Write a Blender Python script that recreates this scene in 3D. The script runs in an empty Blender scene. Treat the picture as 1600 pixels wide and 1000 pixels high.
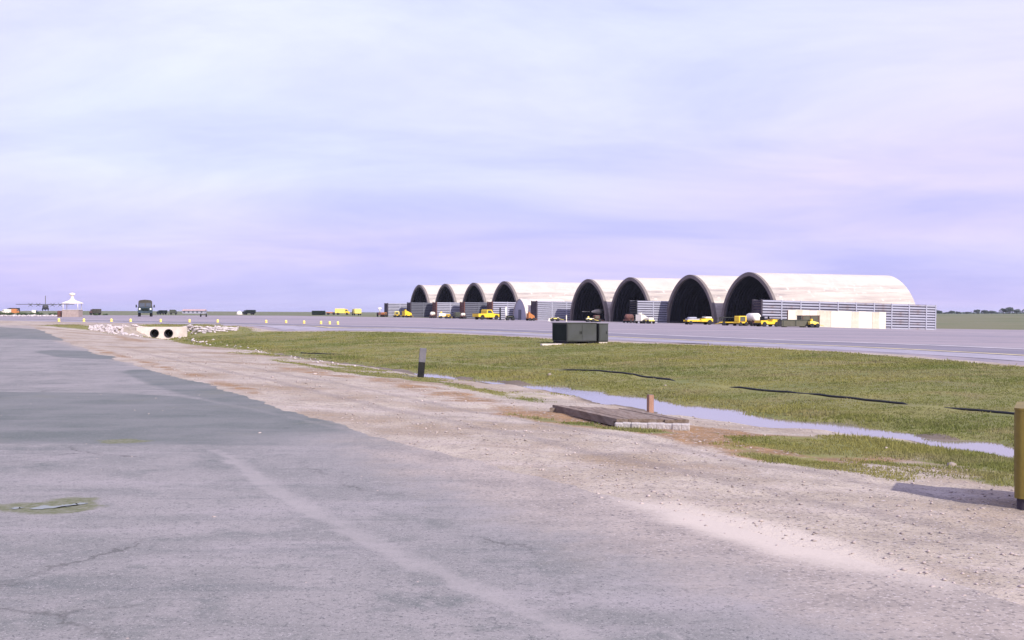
import bpy, math, random
import numpy as np
from math import radians as R, sin, cos, pi, atan2, hypot
from mathutils import Vector, Matrix

random.seed(7)
rng = np.random.default_rng(7)
scene = bpy.context.scene
col = scene.collection

# ------------------------------------------------------------------ camera
EYE = 1.65
F = 1690.0            # focal length in pixels of the 1600 px wide photograph
HOR = 489.0           # row of the horizon
cam_data = bpy.data.cameras.new('camera')
cam_data.sensor_width = 36.0
cam_data.lens = 36.0 * F / 1600.0
cam_data.clip_start = 0.05
cam_data.clip_end = 9000
cam = bpy.data.objects.new('camera', cam_data)
col.objects.link(cam)
cam.location = (0, 0, EYE)
cam.rotation_euler = (pi / 2 - math.atan((500 - HOR) / F), 0, 0)
scene.camera = cam

# ------------------------------------------------------------------ sun, sky
SUN_AZ = Vector((0.62, -0.78)).normalized()      # horizontal direction towards the sun
SUN_EL = R(36)
sun_data = bpy.data.lights.new('sun', 'SUN')
sun_data.energy = 5.0
sun_data.angle = R(0.6)
sun_data.color = (1.0, 0.93, 0.86)
sun = bpy.data.objects.new('sun', sun_data)
col.objects.link(sun)
sdir = Vector((SUN_AZ.x * cos(SUN_EL), SUN_AZ.y * cos(SUN_EL), sin(SUN_EL)))
sun.rotation_euler = sdir.to_track_quat('Z', 'Y').to_euler()
sun.location = (20, -20, 30)

world = bpy.data.worlds.new('World')
scene.world = world
world.use_nodes = True
wn = world.node_tree
for n in list(wn.nodes):
    wn.nodes.remove(n)


def node(nt, typ, **kw):
    n = nt.nodes.new(typ)
    for k, v in kw.items():
        if k.startswith('i_'):
            key = k[2:]
            key = int(key) if key.isdigit() else key
            n.inputs[key].default_value = v
        else:
            setattr(n, k, v)
    return n


SKY_OFF = (0.4, 5.2, 0)


def build_world():
    L = wn.links.new
    out = node(wn, 'ShaderNodeOutputWorld')
    bg = node(wn, 'ShaderNodeBackground')
    bg.inputs['Strength'].default_value = 0.11
    sky = node(wn, 'ShaderNodeTexSky', sky_type='NISHITA', sun_disc=False)
    sky.sun_elevation = SUN_EL
    sky.sun_rotation = atan2(SUN_AZ.x, SUN_AZ.y)
    sky.air_density = 1.2
    sky.dust_density = 1.5
    sky.ozone_density = 2.0
    tc = node(wn, 'ShaderNodeTexCoord')
    sep = node(wn, 'ShaderNodeSeparateXYZ')
    L(tc.outputs['Generated'], sep.inputs[0])
    # flat cloud deck: direction projected on a high plane
    zz = node(wn, 'ShaderNodeMath', operation='MAXIMUM', i_1=0.0)
    L(sep.outputs['Z'], zz.inputs[0])
    zp = node(wn, 'ShaderNodeMath', operation='ADD', i_1=0.16)
    L(zz.outputs[0], zp.inputs[0])
    dx = node(wn, 'ShaderNodeMath', operation='DIVIDE')
    L(sep.outputs['X'], dx.inputs[0]); L(zp.outputs[0], dx.inputs[1])
    dy = node(wn, 'ShaderNodeMath', operation='DIVIDE')
    L(sep.outputs['Y'], dy.inputs[0]); L(zp.outputs[0], dy.inputs[1])
    uv = node(wn, 'ShaderNodeCombineXYZ')
    L(dx.outputs[0], uv.inputs[0]); L(dy.outputs[0], uv.inputs[1])
    mp = node(wn, 'ShaderNodeMapping')
    mp.inputs['Rotation'].default_value = (0, 0, R(14))
    mp.inputs['Scale'].default_value = (0.62, 1.0, 1)
    L(uv.outputs[0], mp.inputs[0])
    n1 = node(wn, 'ShaderNodeTexNoise', i_Scale=1.1, i_Detail=9.0, i_Roughness=0.60, i_Distortion=0.45)
    L(mp.outputs[0], n1.inputs['Vector'])
    n2 = node(wn, 'ShaderNodeTexNoise', i_Scale=0.28, i_Detail=3.0, i_Roughness=0.5)
    L(mp.outputs[0], n2.inputs['Vector'])
    n12 = node(wn, 'ShaderNodeMath', operation='MULTIPLY_ADD', i_1=0.55)
    L(n1.outputs['Fac'], n12.inputs[0])
    m2 = node(wn, 'ShaderNodeMath', operation='MULTIPLY', i_1=0.45)
    L(n2.outputs['Fac'], m2.inputs[0]); L(m2.outputs[0], n12.inputs[2])
    mr = node(wn, 'ShaderNodeMapRange')
    mr.inputs[1].default_value = 0.40; mr.inputs[2].default_value = 0.62
    L(n12.outputs[0], mr.inputs[0])
    # veil: thin high cloud, lavender where thin and pinkish white where thick
    veil = node(wn, 'ShaderNodeValToRGB')
    veil.color_ramp.elements[0].position = 0.0
    veil.color_ramp.elements[0].color = (3.9, 3.75, 7.3, 1)
    veil.color_ramp.elements[1].position = 1.0
    veil.color_ramp.elements[1].color = (6.0, 5.2, 8.2, 1)
    L(mr.outputs[0], veil.inputs['Fac'])
    veil2 = node(wn, 'ShaderNodeValToRGB')
    veil2.color_ramp.elements[0].color = (3.85, 4.0, 7.3, 1)
    veil2.color_ramp.elements[1].color = (5.6, 5.8, 8.4, 1)
    L(mr.outputs[0], veil2.inputs['Fac'])
    n3 = node(wn, 'ShaderNodeTexNoise', i_Scale=0.22, i_Detail=2.0)
    mp3 = node(wn, 'ShaderNodeMapping'); mp3.inputs['Location'].default_value = SKY_OFF
    L(uv.outputs[0], mp3.inputs[0]); L(mp3.outputs[0], n3.inputs['Vector'])
    mr3 = node(wn, 'ShaderNodeMapRange'); mr3.inputs[1].default_value = .42; mr3.inputs[2].default_value = .58
    L(n3.outputs['Fac'], mr3.inputs[0])
    vmix = node(wn, 'ShaderNodeMix', data_type='RGBA')
    L(mr3.outputs[0], vmix.inputs[0]); L(veil.outputs['Color'], vmix.inputs[6]); L(veil2.outputs['Color'], vmix.inputs[7])
    # the deck looks brighter where one looks up through it than along it
    elv = node(wn, 'ShaderNodeMapRange')
    elv.inputs[1].default_value = 0.0; elv.inputs[2].default_value = 0.30
    elv.inputs[3].default_value = 0.98; elv.inputs[4].default_value = 1.42
    L(zz.outputs[0], elv.inputs[0])
    vm = node(wn, 'ShaderNodeVectorMath', operation='SCALE')
    L(vmix.outputs[2], vm.inputs[0]); L(elv.outputs[0], vm.inputs['Scale'])
    mix = node(wn, 'ShaderNodeMix', data_type='RGBA')
    mix.inputs[0].default_value = 0.86
    L(sky.outputs['Color'], mix.inputs[6]); L(vm.outputs[0], mix.inputs[7])
    L(mix.outputs[2], bg.inputs['Color'])
    L(bg.outputs[0], out.inputs['Surface'])


build_world()
scene.view_settings.view_transform = 'Standard'
scene.view_settings.look = 'None'
scene.view_settings.exposure = 0.36
scene.view_settings.gamma = 1.0
scene.view_settings.use_curve_mapping = False


# ------------------------------------------------------------------ numeric helpers
def ss(a, b, x):
    t = np.clip((np.asarray(x, float) - a) / (b - a), 0, 1)
    return t * t * (3 - 2 * t)


def vnoise(x, y, seed=0):
    x = np.asarray(x, float); y = np.asarray(y, float)
    xi = np.floor(x).astype(np.int64); yi = np.floor(y).astype(np.int64)
    fx = x - xi; fy = y - yi
    fx = fx * fx * (3 - 2 * fx); fy = fy * fy * (3 - 2 * fy)

    def hsh(a, b):
        h = (a * 374761393 + b * 668265263 + seed * 1442695041) & 0x7fffffff
        h = ((h ^ (h >> 13)) * 1274126177) & 0x7fffffff
        return ((h ^ (h >> 16)) & 0xffff) / 65535.0
    v00 = hsh(xi, yi); v10 = hsh(xi + 1, yi); v01 = hsh(xi, yi + 1); v11 = hsh(xi + 1, yi + 1)
    return (v00 * (1 - fx) + v10 * fx) * (1 - fy) + (v01 * (1 - fx) + v11 * fx) * fy - 0.5


def fbm(x, y, seed=0, oct=3):
    s = 0; a = 1
    for k in range(oct):
        s = s + a * vnoise(np.asarray(x) * 2 ** k, np.asarray(y) * 2 ** k, seed + k * 17); a *= 0.5
    return s


# ------------------------------------------------------------------ terrain
D0 = (7.3, 16.8)
U = (-0.455, 0.8905)        # ditch / road direction
N = (0.8905, 0.455)         # across, towards the taxiway
ROAD_Q = -9.1
WATER_Z = -0.50


def qt(X, Y):
    a = np.asarray(X, float) - D0[0]; b = np.asarray(Y, float) - D0[1]
    return a * N[0] + b * N[1], a * U[0] + b * U[1]


def pix_z(px, py, z):
    d = (EYE - z) * F / (py - HOR)
    return ((px - 800) / F * d, d)


# centre line of the water and its half width (photo rows read off, level known)
WC = []
for px, py, hw in ((640, 582.5, .3), (700, 591, .55), (765, 598, .75), (850, 606, .6), (940, 620, .7), (1010, 633, .85), (1100, 648, .85),
                   (1200, 661, .8), (1300, 671, .75), (1400, 682, .65), (1480, 691, .55), (1560, 705, .55)):
    X, Y = pix_z(px, py, WATER_Z)
    q_, t_ = qt(X, Y)
    WC.append((float(t_), float(q_), hw))
WC.sort()
WT = [w[0] for w in WC]; WQ = [w[1] for w in WC]; WH = [w[2] for w in WC]
CULV_T = 80.9


def za(X, Y):
    X = np.asarray(X, float); Y = np.asarray(Y, float)
    Xc = np.clip(X, -52, 70)
    return 0.318 - 0.012 * Xc + 0.001 * (np.clip(Y, 0, 300) - 155) - 0.40 * ss(35, 62, X)


def terrain(X, Y, fine=True):
    X = np.asarray(X, float); Y = np.asarray(Y, float)
    q, t = qt(X, Y)
    A = za(X, Y)
    far = 0.95 + 2.2 * ss(350, 850, Y) * ss(-20, -330, X) + 0.1 * ss(400, 800, Y)
    A = A + (far - A) * ss(240, 560, np.hypot(X, Y))
    zl = A * ss(42, 98, Y)
    qc = np.interp(t, WT, WQ); hw = np.interp(t, WT, WH)
    qc = qc + 0.25 * fbm(t * 0.5, 0 * t + 3.3, 5) * ss(46, 38, t)
    hw = hw * (1 + 0.7 * fbm(t * 0.8, 0 * t, 9))
    hw = np.where(t > 44, 0.5, hw)
    bottom = np.where(t > 40, -0.50 + 0.08 * ss(39, 43, t) - .10 * ss(64, 72, t), WATER_Z)
    s = q - qc
    # left side of the ditch
    sl = -s - hw
    wl = np.interp(sl, [-.6, 0, .25, .9, 1.6, 8.2], [1.2, 1.0, .88, .72, .62, 0.0])
    sr = s - hw
    wr = np.interp(sr, [-.6, 0, .5, 1.6, 3.0, 8.0, 17.0], [1.2, 1.0, .92, .82, .70, .40, 0.0])
    w = np.where(s < 0, np.minimum(wl, 1.2), np.minimum(wr, 1.2))
    side_ = ss(2.2, 3.4, np.abs(s))
    endfade = 1 - ss(0, 1, (t - (CULV_T - .15 - 3.2 * side_)) / (1.05 + 2.4 * side_))
    w = w * endfade
    base = zl + (A - zl) * ss(-6, 15, q)
    # the crossing over the culvert is filled to road level
    z = base * (1 - w) + bottom * w
    if fine:
        wet = np.exp(-(s / (hw + .6)) ** 2) * endfade
        z = z + wet * ((0.16 + .10 * ss(2, -3, t)) * fbm(X * 0.8, Y * 0.8, 21, 4) + .012 * ss(2, -3, t))
        grassy = ss(.5, 3, sr) * (1 - ss(60, 160, Y)) * ss(17, 14, q)
        z = z + grassy * 0.05 * fbm(X * .7, Y * .7, 31, 3)
        grav = ss(ROAD_Q - .1, ROAD_Q + 1.2, q) * ss(.6, 1.4, -s) * (1 - ss(60, 110, Y))
        z = z + grav * (0.030 * fbm(X * 1.1, Y * 1.1, 41, 3) + 0.012 * fbm(X * 6, Y * 6, 43, 2))
    return z


def H(x, y):
    return float(terrain(np.array([x]), np.array([y]))[0])


def hit(px, py, lift=0.0):
    """ground point seen in a photo pixel"""
    d = np.concatenate([np.arange(3, 60, .05), np.arange(60, 900, .5)])
    X = (px - 800) / F * d
    z = EYE - (py - HOR) / F * d
    g = terrain(X, d) + lift
    i = int(np.argmax(z <= g))
    return Vector((X[i], d[i], g[i]))


def at(px, d, z=None):
    X = (px - 800) / F * d
    return Vector((X, d, H(X, d) if z is None else z))


# ------------------------------------------------------------------ materials
MATS = {}


def mat(name, base, rough=0.8, var=0.25, scale=3.0, metal=0.0, bump=0.0, bscale=30.0, tint=None, tscale=0.8, tamt=0.5,
        stretch=(1, 1, 1), coords='Object', spec=0.3):
    m = bpy.data.materials.new(name)
    m.use_nodes = True
    nt = m.node_tree; L = nt.links.new
    b = nt.nodes['Principled BSDF']
    b.inputs['Roughness'].default_value = rough
    b.inputs['Metallic'].default_value = metal
    b.inputs['Specular IOR Level'].default_value = spec
    tc = node(nt, 'ShaderNodeTexCoord')
    mp = node(nt, 'ShaderNodeMapping'); mp.inputs['Scale'].default_value = stretch
    L(tc.outputs[coords], mp.inputs[0])
    n = node(nt, 'ShaderNodeTexNoise', i_Scale=scale, i_Detail=6.0, i_Roughness=.6)
    L(mp.outputs[0], n.inputs['Vector'])
    r = node(nt, 'ShaderNodeValToRGB')
    c0 = [c * (1 - var) for c in base]; c1 = [min(1, c * (1 + var)) for c in base]
    r.color_ramp.elements[0].position = .3; r.color_ramp.elements[0].color = (*c0, 1)
    r.color_ramp.elements[1].position = .7; r.color_ramp.elements[1].color = (*c1, 1)
    L(n.outputs['Fac'], r.inputs['Fac'])
    out = r.outputs['Color']
    if tint:
        n2 = node(nt, 'ShaderNodeTexNoise', i_Scale=tscale, i_Detail=5.0, i_Roughness=.65)
        L(mp.outputs[0], n2.inputs['Vector'])
        mr = node(nt, 'ShaderNodeMapRange'); mr.inputs[1].default_value = .45; mr.inputs[2].default_value = .68
        mr.inputs[4].default_value = tamt
        L(n2.outputs['Fac'], mr.inputs[0])
        mx = node(nt, 'ShaderNodeMix', data_type='RGBA')
        L(mr.outputs[0], mx.inputs[0]); L(out, mx.inputs[6]); mx.inputs[7].default_value = (*tint, 1)
        out = mx.outputs[2]
    L(out, b.inputs['Base Color'])
    if bump:
        n3 = node(nt, 'ShaderNodeTexNoise', i_Scale=bscale, i_Detail=4.0)
        L(tc.outputs[coords], n3.inputs['Vector'])
        bp = node(nt, 'ShaderNodeBump', i_Strength=bump, i_Distance=0.02)
        L(n3.outputs['Fac'], bp.inputs['Height']); L(bp.outputs[0], b.inputs['Normal'])
    MATS[name] = m
    return m


mat('concrete_rim', (.150, .128, .118), .9, .2, .9)
mat('concrete_pale', (.54, .47, .41), .85, .18, 1.4, bump=.3, bscale=8, tint=(.34, .28, .24), tscale=1.0, tamt=.5)
mat('steel_lining', (.013, .015, .020), .7, .25, 1.0, spec=.08)  # near-black lining: the shade inside the shelters is put into its colour
mat('galvanised', (.34, .34, .40), .5, .10, 1.2, metal=.1, tint=(.28, .27, .32), tscale=.6, tamt=.5)
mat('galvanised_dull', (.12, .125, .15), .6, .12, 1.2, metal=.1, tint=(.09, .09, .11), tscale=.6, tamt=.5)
mat('groove', (.05, .046, .07), .8, .15, 1.0)
mat('rust', (.12, .055, .045), .9, .35, 1.5)
mat('rust_dark', (.05, .04, .05), .9, .3, 1.5)
mat('shade_floor', (.03, .029, .03), .85, .3, .6, spec=.1)  # floor coloured near-black to stand for the shade inside the shelters
mat('earth_fill', (.28, .22, .16), .95, .25, 1.0)
mat('white_paint', (.70, .66, .56), .6, .05, 2.0, tint=(.62, .50, .38), tscale=.9, tamt=.35)
mat('yellow_paint', (.74, .50, .03), .5, .12, 2.0, tint=(.5, .33, .05), tscale=1.5, tamt=.5)
mat('yellow_pale', (.80, .66, .14), .5, .1, 2.0)
mat('yellow_olive', (.165, .125, .022), .6, .16, 3.0, bump=.2, bscale=25, tint=(.13, .085, .018), tscale=2.6, tamt=.75)
mat('fence_cream', (.66, .61, .50), .7, .05, 2.0, tint=(.52, .46, .35), tscale=.9, tamt=.4)
mat('fence_worn', (.56, .51, .41), .75, .08, 2.0, tint=(.40, .33, .23), tscale=1.2, tamt=.5)
mat('galvanised_worn', (.27, .265, .31), .6, .16, 1.6, metal=.1, tint=(.22, .17, .17), tscale=1.0, tamt=.7)
mat('orange_paint', (.40, .15, .045), .6, .15, 2.0)
mat('olive', (.045, .050, .034), .65, .2, 1.5, tint=(.06, .06, .05), tscale=1.2, tamt=.6)
mat('olive_blue', (.03, .05, .065), .55, .2, 1.5)
mat('olive_light', (.085, .080, .055), .7, .2, 1.5)
mat('dark_green', (.012, .018, .014), .7, .2, 1.5, spec=.06)
mat('cabinet_grey', (.050, .054, .049), .6, .12, 1.2, tint=(.068, .070, .080), tscale=.9, tamt=.6, spec=.12)
mat('canvas', (.055, .05, .04), .9, .2, 2.0)
mat('tyre', (.02, .02, .022), .85, .2, 5.0)
mat('hub_grey', (.16, .16, .17), .5, .15, 3.0)
mat('black_void', (.012, .012, .014), .9, .2, 2.0)
mat('black_paint', (.006, .006, .006), .8, .25, 9.0, tint=(.018, .016, .014), tscale=6, tamt=.4)
mat('grey_paint', (.115, .11, .125), .7, .12, 9.0, bump=.2, bscale=40, tint=(.17, .15, .15), tscale=8, tamt=.5)
mat('camo', (.05, .045, .03), .6, .2, .5, tint=(.02, .026, .018), tscale=.3, tamt=1.0)
mat('radome', (.72, .66, .52), .5, .05, 2.0)
mat('aluminium', (.45, .45, .48), .4, .1, 1.0, metal=.5)
mat('lens', (.75, .72, .62), .2, .05, 2.0)
mat('glass_dark', (.05, .06, .075), .12, .1, 2.0, spec=.6)
mat('brick', (.30, .235, .215), .9, .2, 5.0)
mat('timber', (.155, .112, .080), .85, .3, 6.0, bump=.5, bscale=30, tint=(.22, .185, .155), tscale=3.0, tamt=.6, stretch=(3, .4, 3))
mat('stake_wood', (.27, .15, .105), .85, .18, 8.0, bump=.4, bscale=40, stretch=(3, 3, .5))
mat('whitewash', (.36, .33, .32), .9, .25, 14.0, bump=.8, bscale=25, tint=(.20, .13, .07), tscale=9.0, tamt=.9)
mat('rock', (.42, .37, .36), .95, .3, 1.1, bump=.4, bscale=10)
mat('rock_brown', (.29, .24, .20), .95, .3, 6, bump=.5, bscale=20)
mat('pebble', (.30, .25, .225), .95, .5, .6)
mat('rubber', (.016, .017, .016), .7, .2, 4.0)
mat('line_yellow', (.52, .44, .24), .8, .25, 1.2)
mat('line_pale', (.37, .34, .345), .85, .2, 1.0)
mat('bark', (.09, .07, .05), .9, .3, 3.0)
mat('leaf_far', (.075, .100, .080), .8, .4, .6)  # pale bluish leaf colour, distance haze painted in
mat('leaf_bush', (.055, .085, .030), .8, .4, .8)
mat('marker_yellow', (.85, .62, .16), .6, .08, 4.0)
mat('roof_pink', (.40, .27, .25), .85, .15, 1.0)


def noise_mix(nt, vec, a, b, scale, lo, hi, detail=5, rough=.6):
    """a, b: colour sockets or tuples; returns colour socket"""
    L = nt.links.new
    n = node(nt, 'ShaderNodeTexNoise', i_Scale=scale, i_Detail=float(detail), i_Roughness=rough)
    L(vec, n.inputs['Vector'])
    mr = node(nt, 'ShaderNodeMapRange'); mr.inputs[1].default_value = lo; mr.inputs[2].default_value = hi
    L(n.outputs['Fac'], mr.inputs[0])
    return cmix(nt, mr.outputs[0], a, b)


def cmix(nt, fac, a, b):
    L = nt.links.new
    mx = node(nt, 'ShaderNodeMix', data_type='RGBA')
    if isinstance(fac, (int, float)):
        mx.inputs[0].default_value = fac
    else:
        L(fac, mx.inputs[0])
    for s, v in ((6, a), (7, b)):
        if isinstance(v, tuple):
            mx.inputs[s].default_value = (*v, 1)
        else:
            L(v, mx.inputs[s])
    return mx.outputs[2]


def mask(nt, attr, vec, amp, scale, lo, hi, detail=5, rough=.65):
    """mask from a vertex field plus noise: smooth step of attr + amp*(noise-.5) between lo and hi"""
    L = nt.links.new
    at_ = node(nt, 'ShaderNodeAttribute', attribute_name=attr)
    n = node(nt, 'ShaderNodeTexNoise', i_Scale=scale, i_Detail=float(detail), i_Roughness=rough)
    L(vec, n.inputs['Vector'])
    sb = node(nt, 'ShaderNodeMath', operation='SUBTRACT', i_1=.5); L(n.outputs['Fac'], sb.inputs[0])
    ma = node(nt, 'ShaderNodeMath', operation='MULTIPLY_ADD', i_1=amp); L(sb.outputs[0], ma.inputs[0])
    L(at_.outputs['Fac'], ma.inputs[2])
    mr = node(nt, 'ShaderNodeMapRange', interpolation_type='SMOOTHSTEP')
    mr.inputs[1].default_value = lo; mr.inputs[2].default_value = hi
    L(ma.outputs[0], mr.inputs[0])
    return mr.outputs[0]


def fmul(nt, a, b):
    m = node(nt, 'ShaderNodeMath', operation='MULTIPLY')
    for i, v in enumerate((a, b)):
        if isinstance(v, (int, float)):
            m.inputs[i].default_value = v
        else:
            nt.links.new(v, m.inputs[i])
    return m.outputs[0]


def new_mat(name, rough=.9, spec=.2):
    m = bpy.data.materials.new(name); m.use_nodes = True
    nt = m.node_tree
    b = nt.nodes['Principled BSDF']
    b.inputs['Roughness'].default_value = rough
    b.inputs['Specular IOR Level'].default_value = spec
    tc = node(nt, 'ShaderNodeTexCoord')
    MATS[name] = m
    return m, nt, b, tc.outputs['Object']


def bump(nt, b, vec, parts):
    L = nt.links.new
    prev = None
    for scale, dist, stren in parts:
        n = node(nt, 'ShaderNodeTexNoise', i_Scale=scale, i_Detail=5.0, i_Roughness=.65)
        L(vec, n.inputs['Vector'])
        bp = node(nt, 'ShaderNodeBump', i_Strength=stren, i_Distance=dist)
        L(n.outputs['Fac'], bp.inputs['Height'])
        if prev is not None:
            L(prev, bp.inputs['Normal'])
        prev = bp.outputs[0]
    L(prev, b.inputs['Normal'])


def rotmap(nt, vec, ang, scale):
    mp = node(nt, 'ShaderNodeMapping')
    mp.inputs['Rotation'].default_value = (0, 0, ang)
    mp.inputs['Scale'].default_value = scale
    nt.links.new(vec, mp.inputs[0])
    return mp.outputs[0]


# weathered concrete of the shelters: stained pour courses on the flanks, thinning out to a pale crown
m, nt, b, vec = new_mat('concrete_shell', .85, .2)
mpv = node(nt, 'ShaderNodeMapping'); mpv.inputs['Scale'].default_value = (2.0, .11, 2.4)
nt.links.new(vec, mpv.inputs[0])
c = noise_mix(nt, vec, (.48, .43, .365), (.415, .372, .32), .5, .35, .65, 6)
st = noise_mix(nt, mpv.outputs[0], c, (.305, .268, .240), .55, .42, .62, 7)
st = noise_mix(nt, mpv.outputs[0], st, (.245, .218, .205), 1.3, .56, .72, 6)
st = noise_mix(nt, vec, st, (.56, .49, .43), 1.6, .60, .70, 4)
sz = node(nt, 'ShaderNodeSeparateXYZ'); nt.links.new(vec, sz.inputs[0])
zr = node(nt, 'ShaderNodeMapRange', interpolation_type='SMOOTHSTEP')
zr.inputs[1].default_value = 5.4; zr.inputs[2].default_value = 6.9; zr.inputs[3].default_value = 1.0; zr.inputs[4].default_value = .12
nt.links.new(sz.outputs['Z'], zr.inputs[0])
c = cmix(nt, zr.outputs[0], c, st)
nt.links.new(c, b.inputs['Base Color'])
bump(nt, b, mpv.outputs[0], [(2.0, .05, .4)])

ROAD_ANG = -atan2(U[1], U[0])      # rotates the road direction on to x

# ground: gravel, soil, grass floor, mud
m, nt, b, vec = new_mat('ground', .95, .15)
grav = noise_mix(nt, vec, (.375, .320, .250), (.262, .221, .172), .9, .40, .62, 9, .72)
along = rotmap(nt, vec, ROAD_ANG, (.25, 1.6, 1))
grav = noise_mix(nt, along, grav, (.395, .335, .290), .8, .46, .76, 8)
grav = noise_mix(nt, vec, grav, (.245, .185, .122), .23, .48, .62, 7)
grav = noise_mix(nt, vec, grav, (.205, .172, .145), 5.0, .52, .70, 8, .78)
ru = mask(nt, 'rut', vec, .7, 1.4, .40, 1.0, 7)
grav = cmix(nt, fmul(nt, ru, .5), grav, (.185, .155, .135))
grav = noise_mix(nt, vec, grav, (.110, .095, .088), 26, .56, .66, 3)
grav = noise_mix(nt, vec, grav, (.12, .10, .095), 9, .60, .72, 5, .75)
grav = noise_mix(nt, vec, grav, (.42, .37, .36), 34, .62, .69, 2)
mpl = mask(nt, 'pale', vec, .55, 1.6, .38, .95, 7)
grav = cmix(nt, fmul(nt, mpl, .85), grav, (.45, .390, .325))
ms = mask(nt, 'soil', vec, 1.3, .9, .42, .75)
soil = noise_mix(nt, vec, (.255, .155, .075), (.165, .110, .062), 3.0, .4, .65)
soil = noise_mix(nt, vec, soil, (.36, .30, .26), 16, .57, .66, 3)
c = cmix(nt, ms, grav, soil)
mw = mask(nt, 'wetness', vec, .5, 2.0, .35, .75)
c = cmix(nt, fmul(nt, mw, .85), c, (.10, .080, .062))
gr = noise_mix(nt, vec, (.182, .170, .058), (.125, .134, .046), .45, .38, .62, 6)
gr = noise_mix(nt, vec, gr, (.165, .138, .075), 1.1, .54, .76, 7)
gr = noise_mix(nt, rotmap(nt, vec, ROAD_ANG, (.12, .9, 1)), gr, (.150, .140, .060), .8, .52, .76, 5)
gfar = noise_mix(nt, vec, (.105, .118, .055), (.140, .135, .075), .02, .42, .6, 6)
gr = cmix(nt, mask(nt, 'field', vec, .2, .05, .4, .7), gr, gfar)
mg = mask(nt, 'grass', vec, .9, 1.6, .40, .62)
c = cmix(nt, mg, c, gr)
nt.links.new(c, b.inputs['Base Color'])
bump(nt, b, vec, [(2.5, .06, .5), (24, .015, .6), (90, .006, .5)])

# worn asphalt of the road
def cracks(nt, vec, scale, width, warp):
    """thin dark crack lines: edges of warped cells"""
    L = nt.links.new
    n = node(nt, 'ShaderNodeTexNoise', i_Scale=1.7, i_Detail=6.0, i_Roughness=.7)
    L(vec, n.inputs['Vector'])
    sb = node(nt, 'ShaderNodeVectorMath', operation='MULTIPLY_ADD')
    L(n.outputs['Color'], sb.inputs[0]); sb.inputs[1].default_value = (warp, warp, 0); L(vec, sb.inputs[2])
    v = node(nt, 'ShaderNodeTexVoronoi', feature='DISTANCE_TO_EDGE', voronoi_dimensions='2D', i_Scale=scale)
    L(sb.outputs[0], v.inputs['Vector'])
    mr = node(nt, 'ShaderNodeMapRange'); mr.inputs[1].default_value = 0; mr.inputs[2].default_value = width
    mr.inputs[3].default_value = 1; mr.inputs[4].default_value = 0
    L(v.outputs['Distance'], mr.inputs[0])
    n2 = node(nt, 'ShaderNodeTexNoise', i_Scale=.5, i_Detail=3.0)
    L(vec, n2.inputs['Vector'])
    m2 = node(nt, 'ShaderNodeMapRange'); m2.inputs[1].default_value = .50; m2.inputs[2].default_value = .60
    L(n2.outputs['Fac'], m2.inputs[0])
    return fmul(nt, mr.outputs[0], m2.outputs[0])


m, nt, b, vec = new_mat('asphalt', .88, .22)
al = rotmap(nt, vec, ROAD_ANG, (.16, 1.1, 1))
sw = rotmap(nt, vec, .12, (.30, 1.1, 1))
c = noise_mix(nt, vec, (.225, .208, .194), (.158, .154, .142), .5, .40, .60, 8, .68)
c = noise_mix(nt, vec, c, (.112, .118, .108), 1.1, .52, .66, 8, .72)
c = noise_mix(nt, sw, c, (.250, .228, .218), 1.0, .50, .66, 8, .74)
c = noise_mix(nt, al, c, (.118, .122, .114), 1.3, .54, .70, 7, .7)
c = noise_mix(nt, vec, c, (.245, .226, .214), 5.0, .54, .70, 7, .78)
c = noise_mix(nt, vec, c, (.105, .107, .100), 14, .54, .70, 5, .75)
c = noise_mix(nt, vec, c, (.29, .268, .255), 70, .57, .68, 3)
c = noise_mix(nt, vec, c, (.070, .070, .068), 55, .58, .68, 3)
c = noise_mix(nt, vec, c, (.30, .285, .27), 170, .60, .68, 2)
ck = cracks(nt, vec, .42, .016, .9)
c = cmix(nt, fmul(nt, ck, .8), c, (.07, .068, .062))
md = mask(nt, 'dust', vec, 1.1, 1.1, .35, .95, 9, .72)
dust = noise_mix(nt, vec, (.310, .264, .222), (.212, .183, .156), 1.5, .40, .62, 8, .74)
dust = noise_mix(nt, vec, dust, (.120, .104, .094), 24, .55, .66, 4)
dust = noise_mix(nt, vec, dust, (.40, .352, .32), 44, .58, .68, 2)
c = cmix(nt, fmul(nt, md, .9), c, dust)
ml = mask(nt, 'track', vec, .9, 5.0, .42, .95, 7, .75)
c = cmix(nt, fmul(nt, ml, .55), c, (.275, .252, .235))
mp_ = mask(nt, 'pale', vec, .7, 1.2, .40, .95, 7)
c = cmix(nt, fmul(nt, mp_, .85), c, (.45, .390, .325))
pc = noise_mix(nt, vec, (.124, .130, .120), (.088, .101, .090), .5, .42, .60, 7)
pc = noise_mix(nt, rotmap(nt, vec, .1, (.25, 1.5, 1)), pc, (.165, .160, .154), 1.0, .50, .70, 8, .74)
pc = noise_mix(nt, vec, pc, (.125, .128, .098), .6, .58, .75, 6)
pc = noise_mix(nt, vec, pc, (.19, .18, .17), 70, .57, .68, 3)
pc = noise_mix(nt, vec, pc, (.055, .058, .054), 50, .58, .68, 3)
pc = cmix(nt, fmul(nt, mask(nt, 'patchworn', vec, .9, .7, .30, .95, 7), .9), pc, c)
mpt = fmul(nt, mask(nt, 'patch', vec, .35, 1.8, -.14, .12, 9, .75), .88)
c = cmix(nt, mpt, c, pc)
mst = mask(nt, 'stain', vec, .42, 6.0, -.05, .06, 8, .75)
st = noise_mix(nt, vec, (.100, .108, .050), (.175, .170, .125), 14, .40, .66, 5, .7)
c = cmix(nt, mst, c, st)
nt.links.new(c, b.inputs['Base Color'])
bump(nt, b, vec, [(40, .006, .4), (140, .003, .5), (1.2, .05, .25)])

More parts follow.
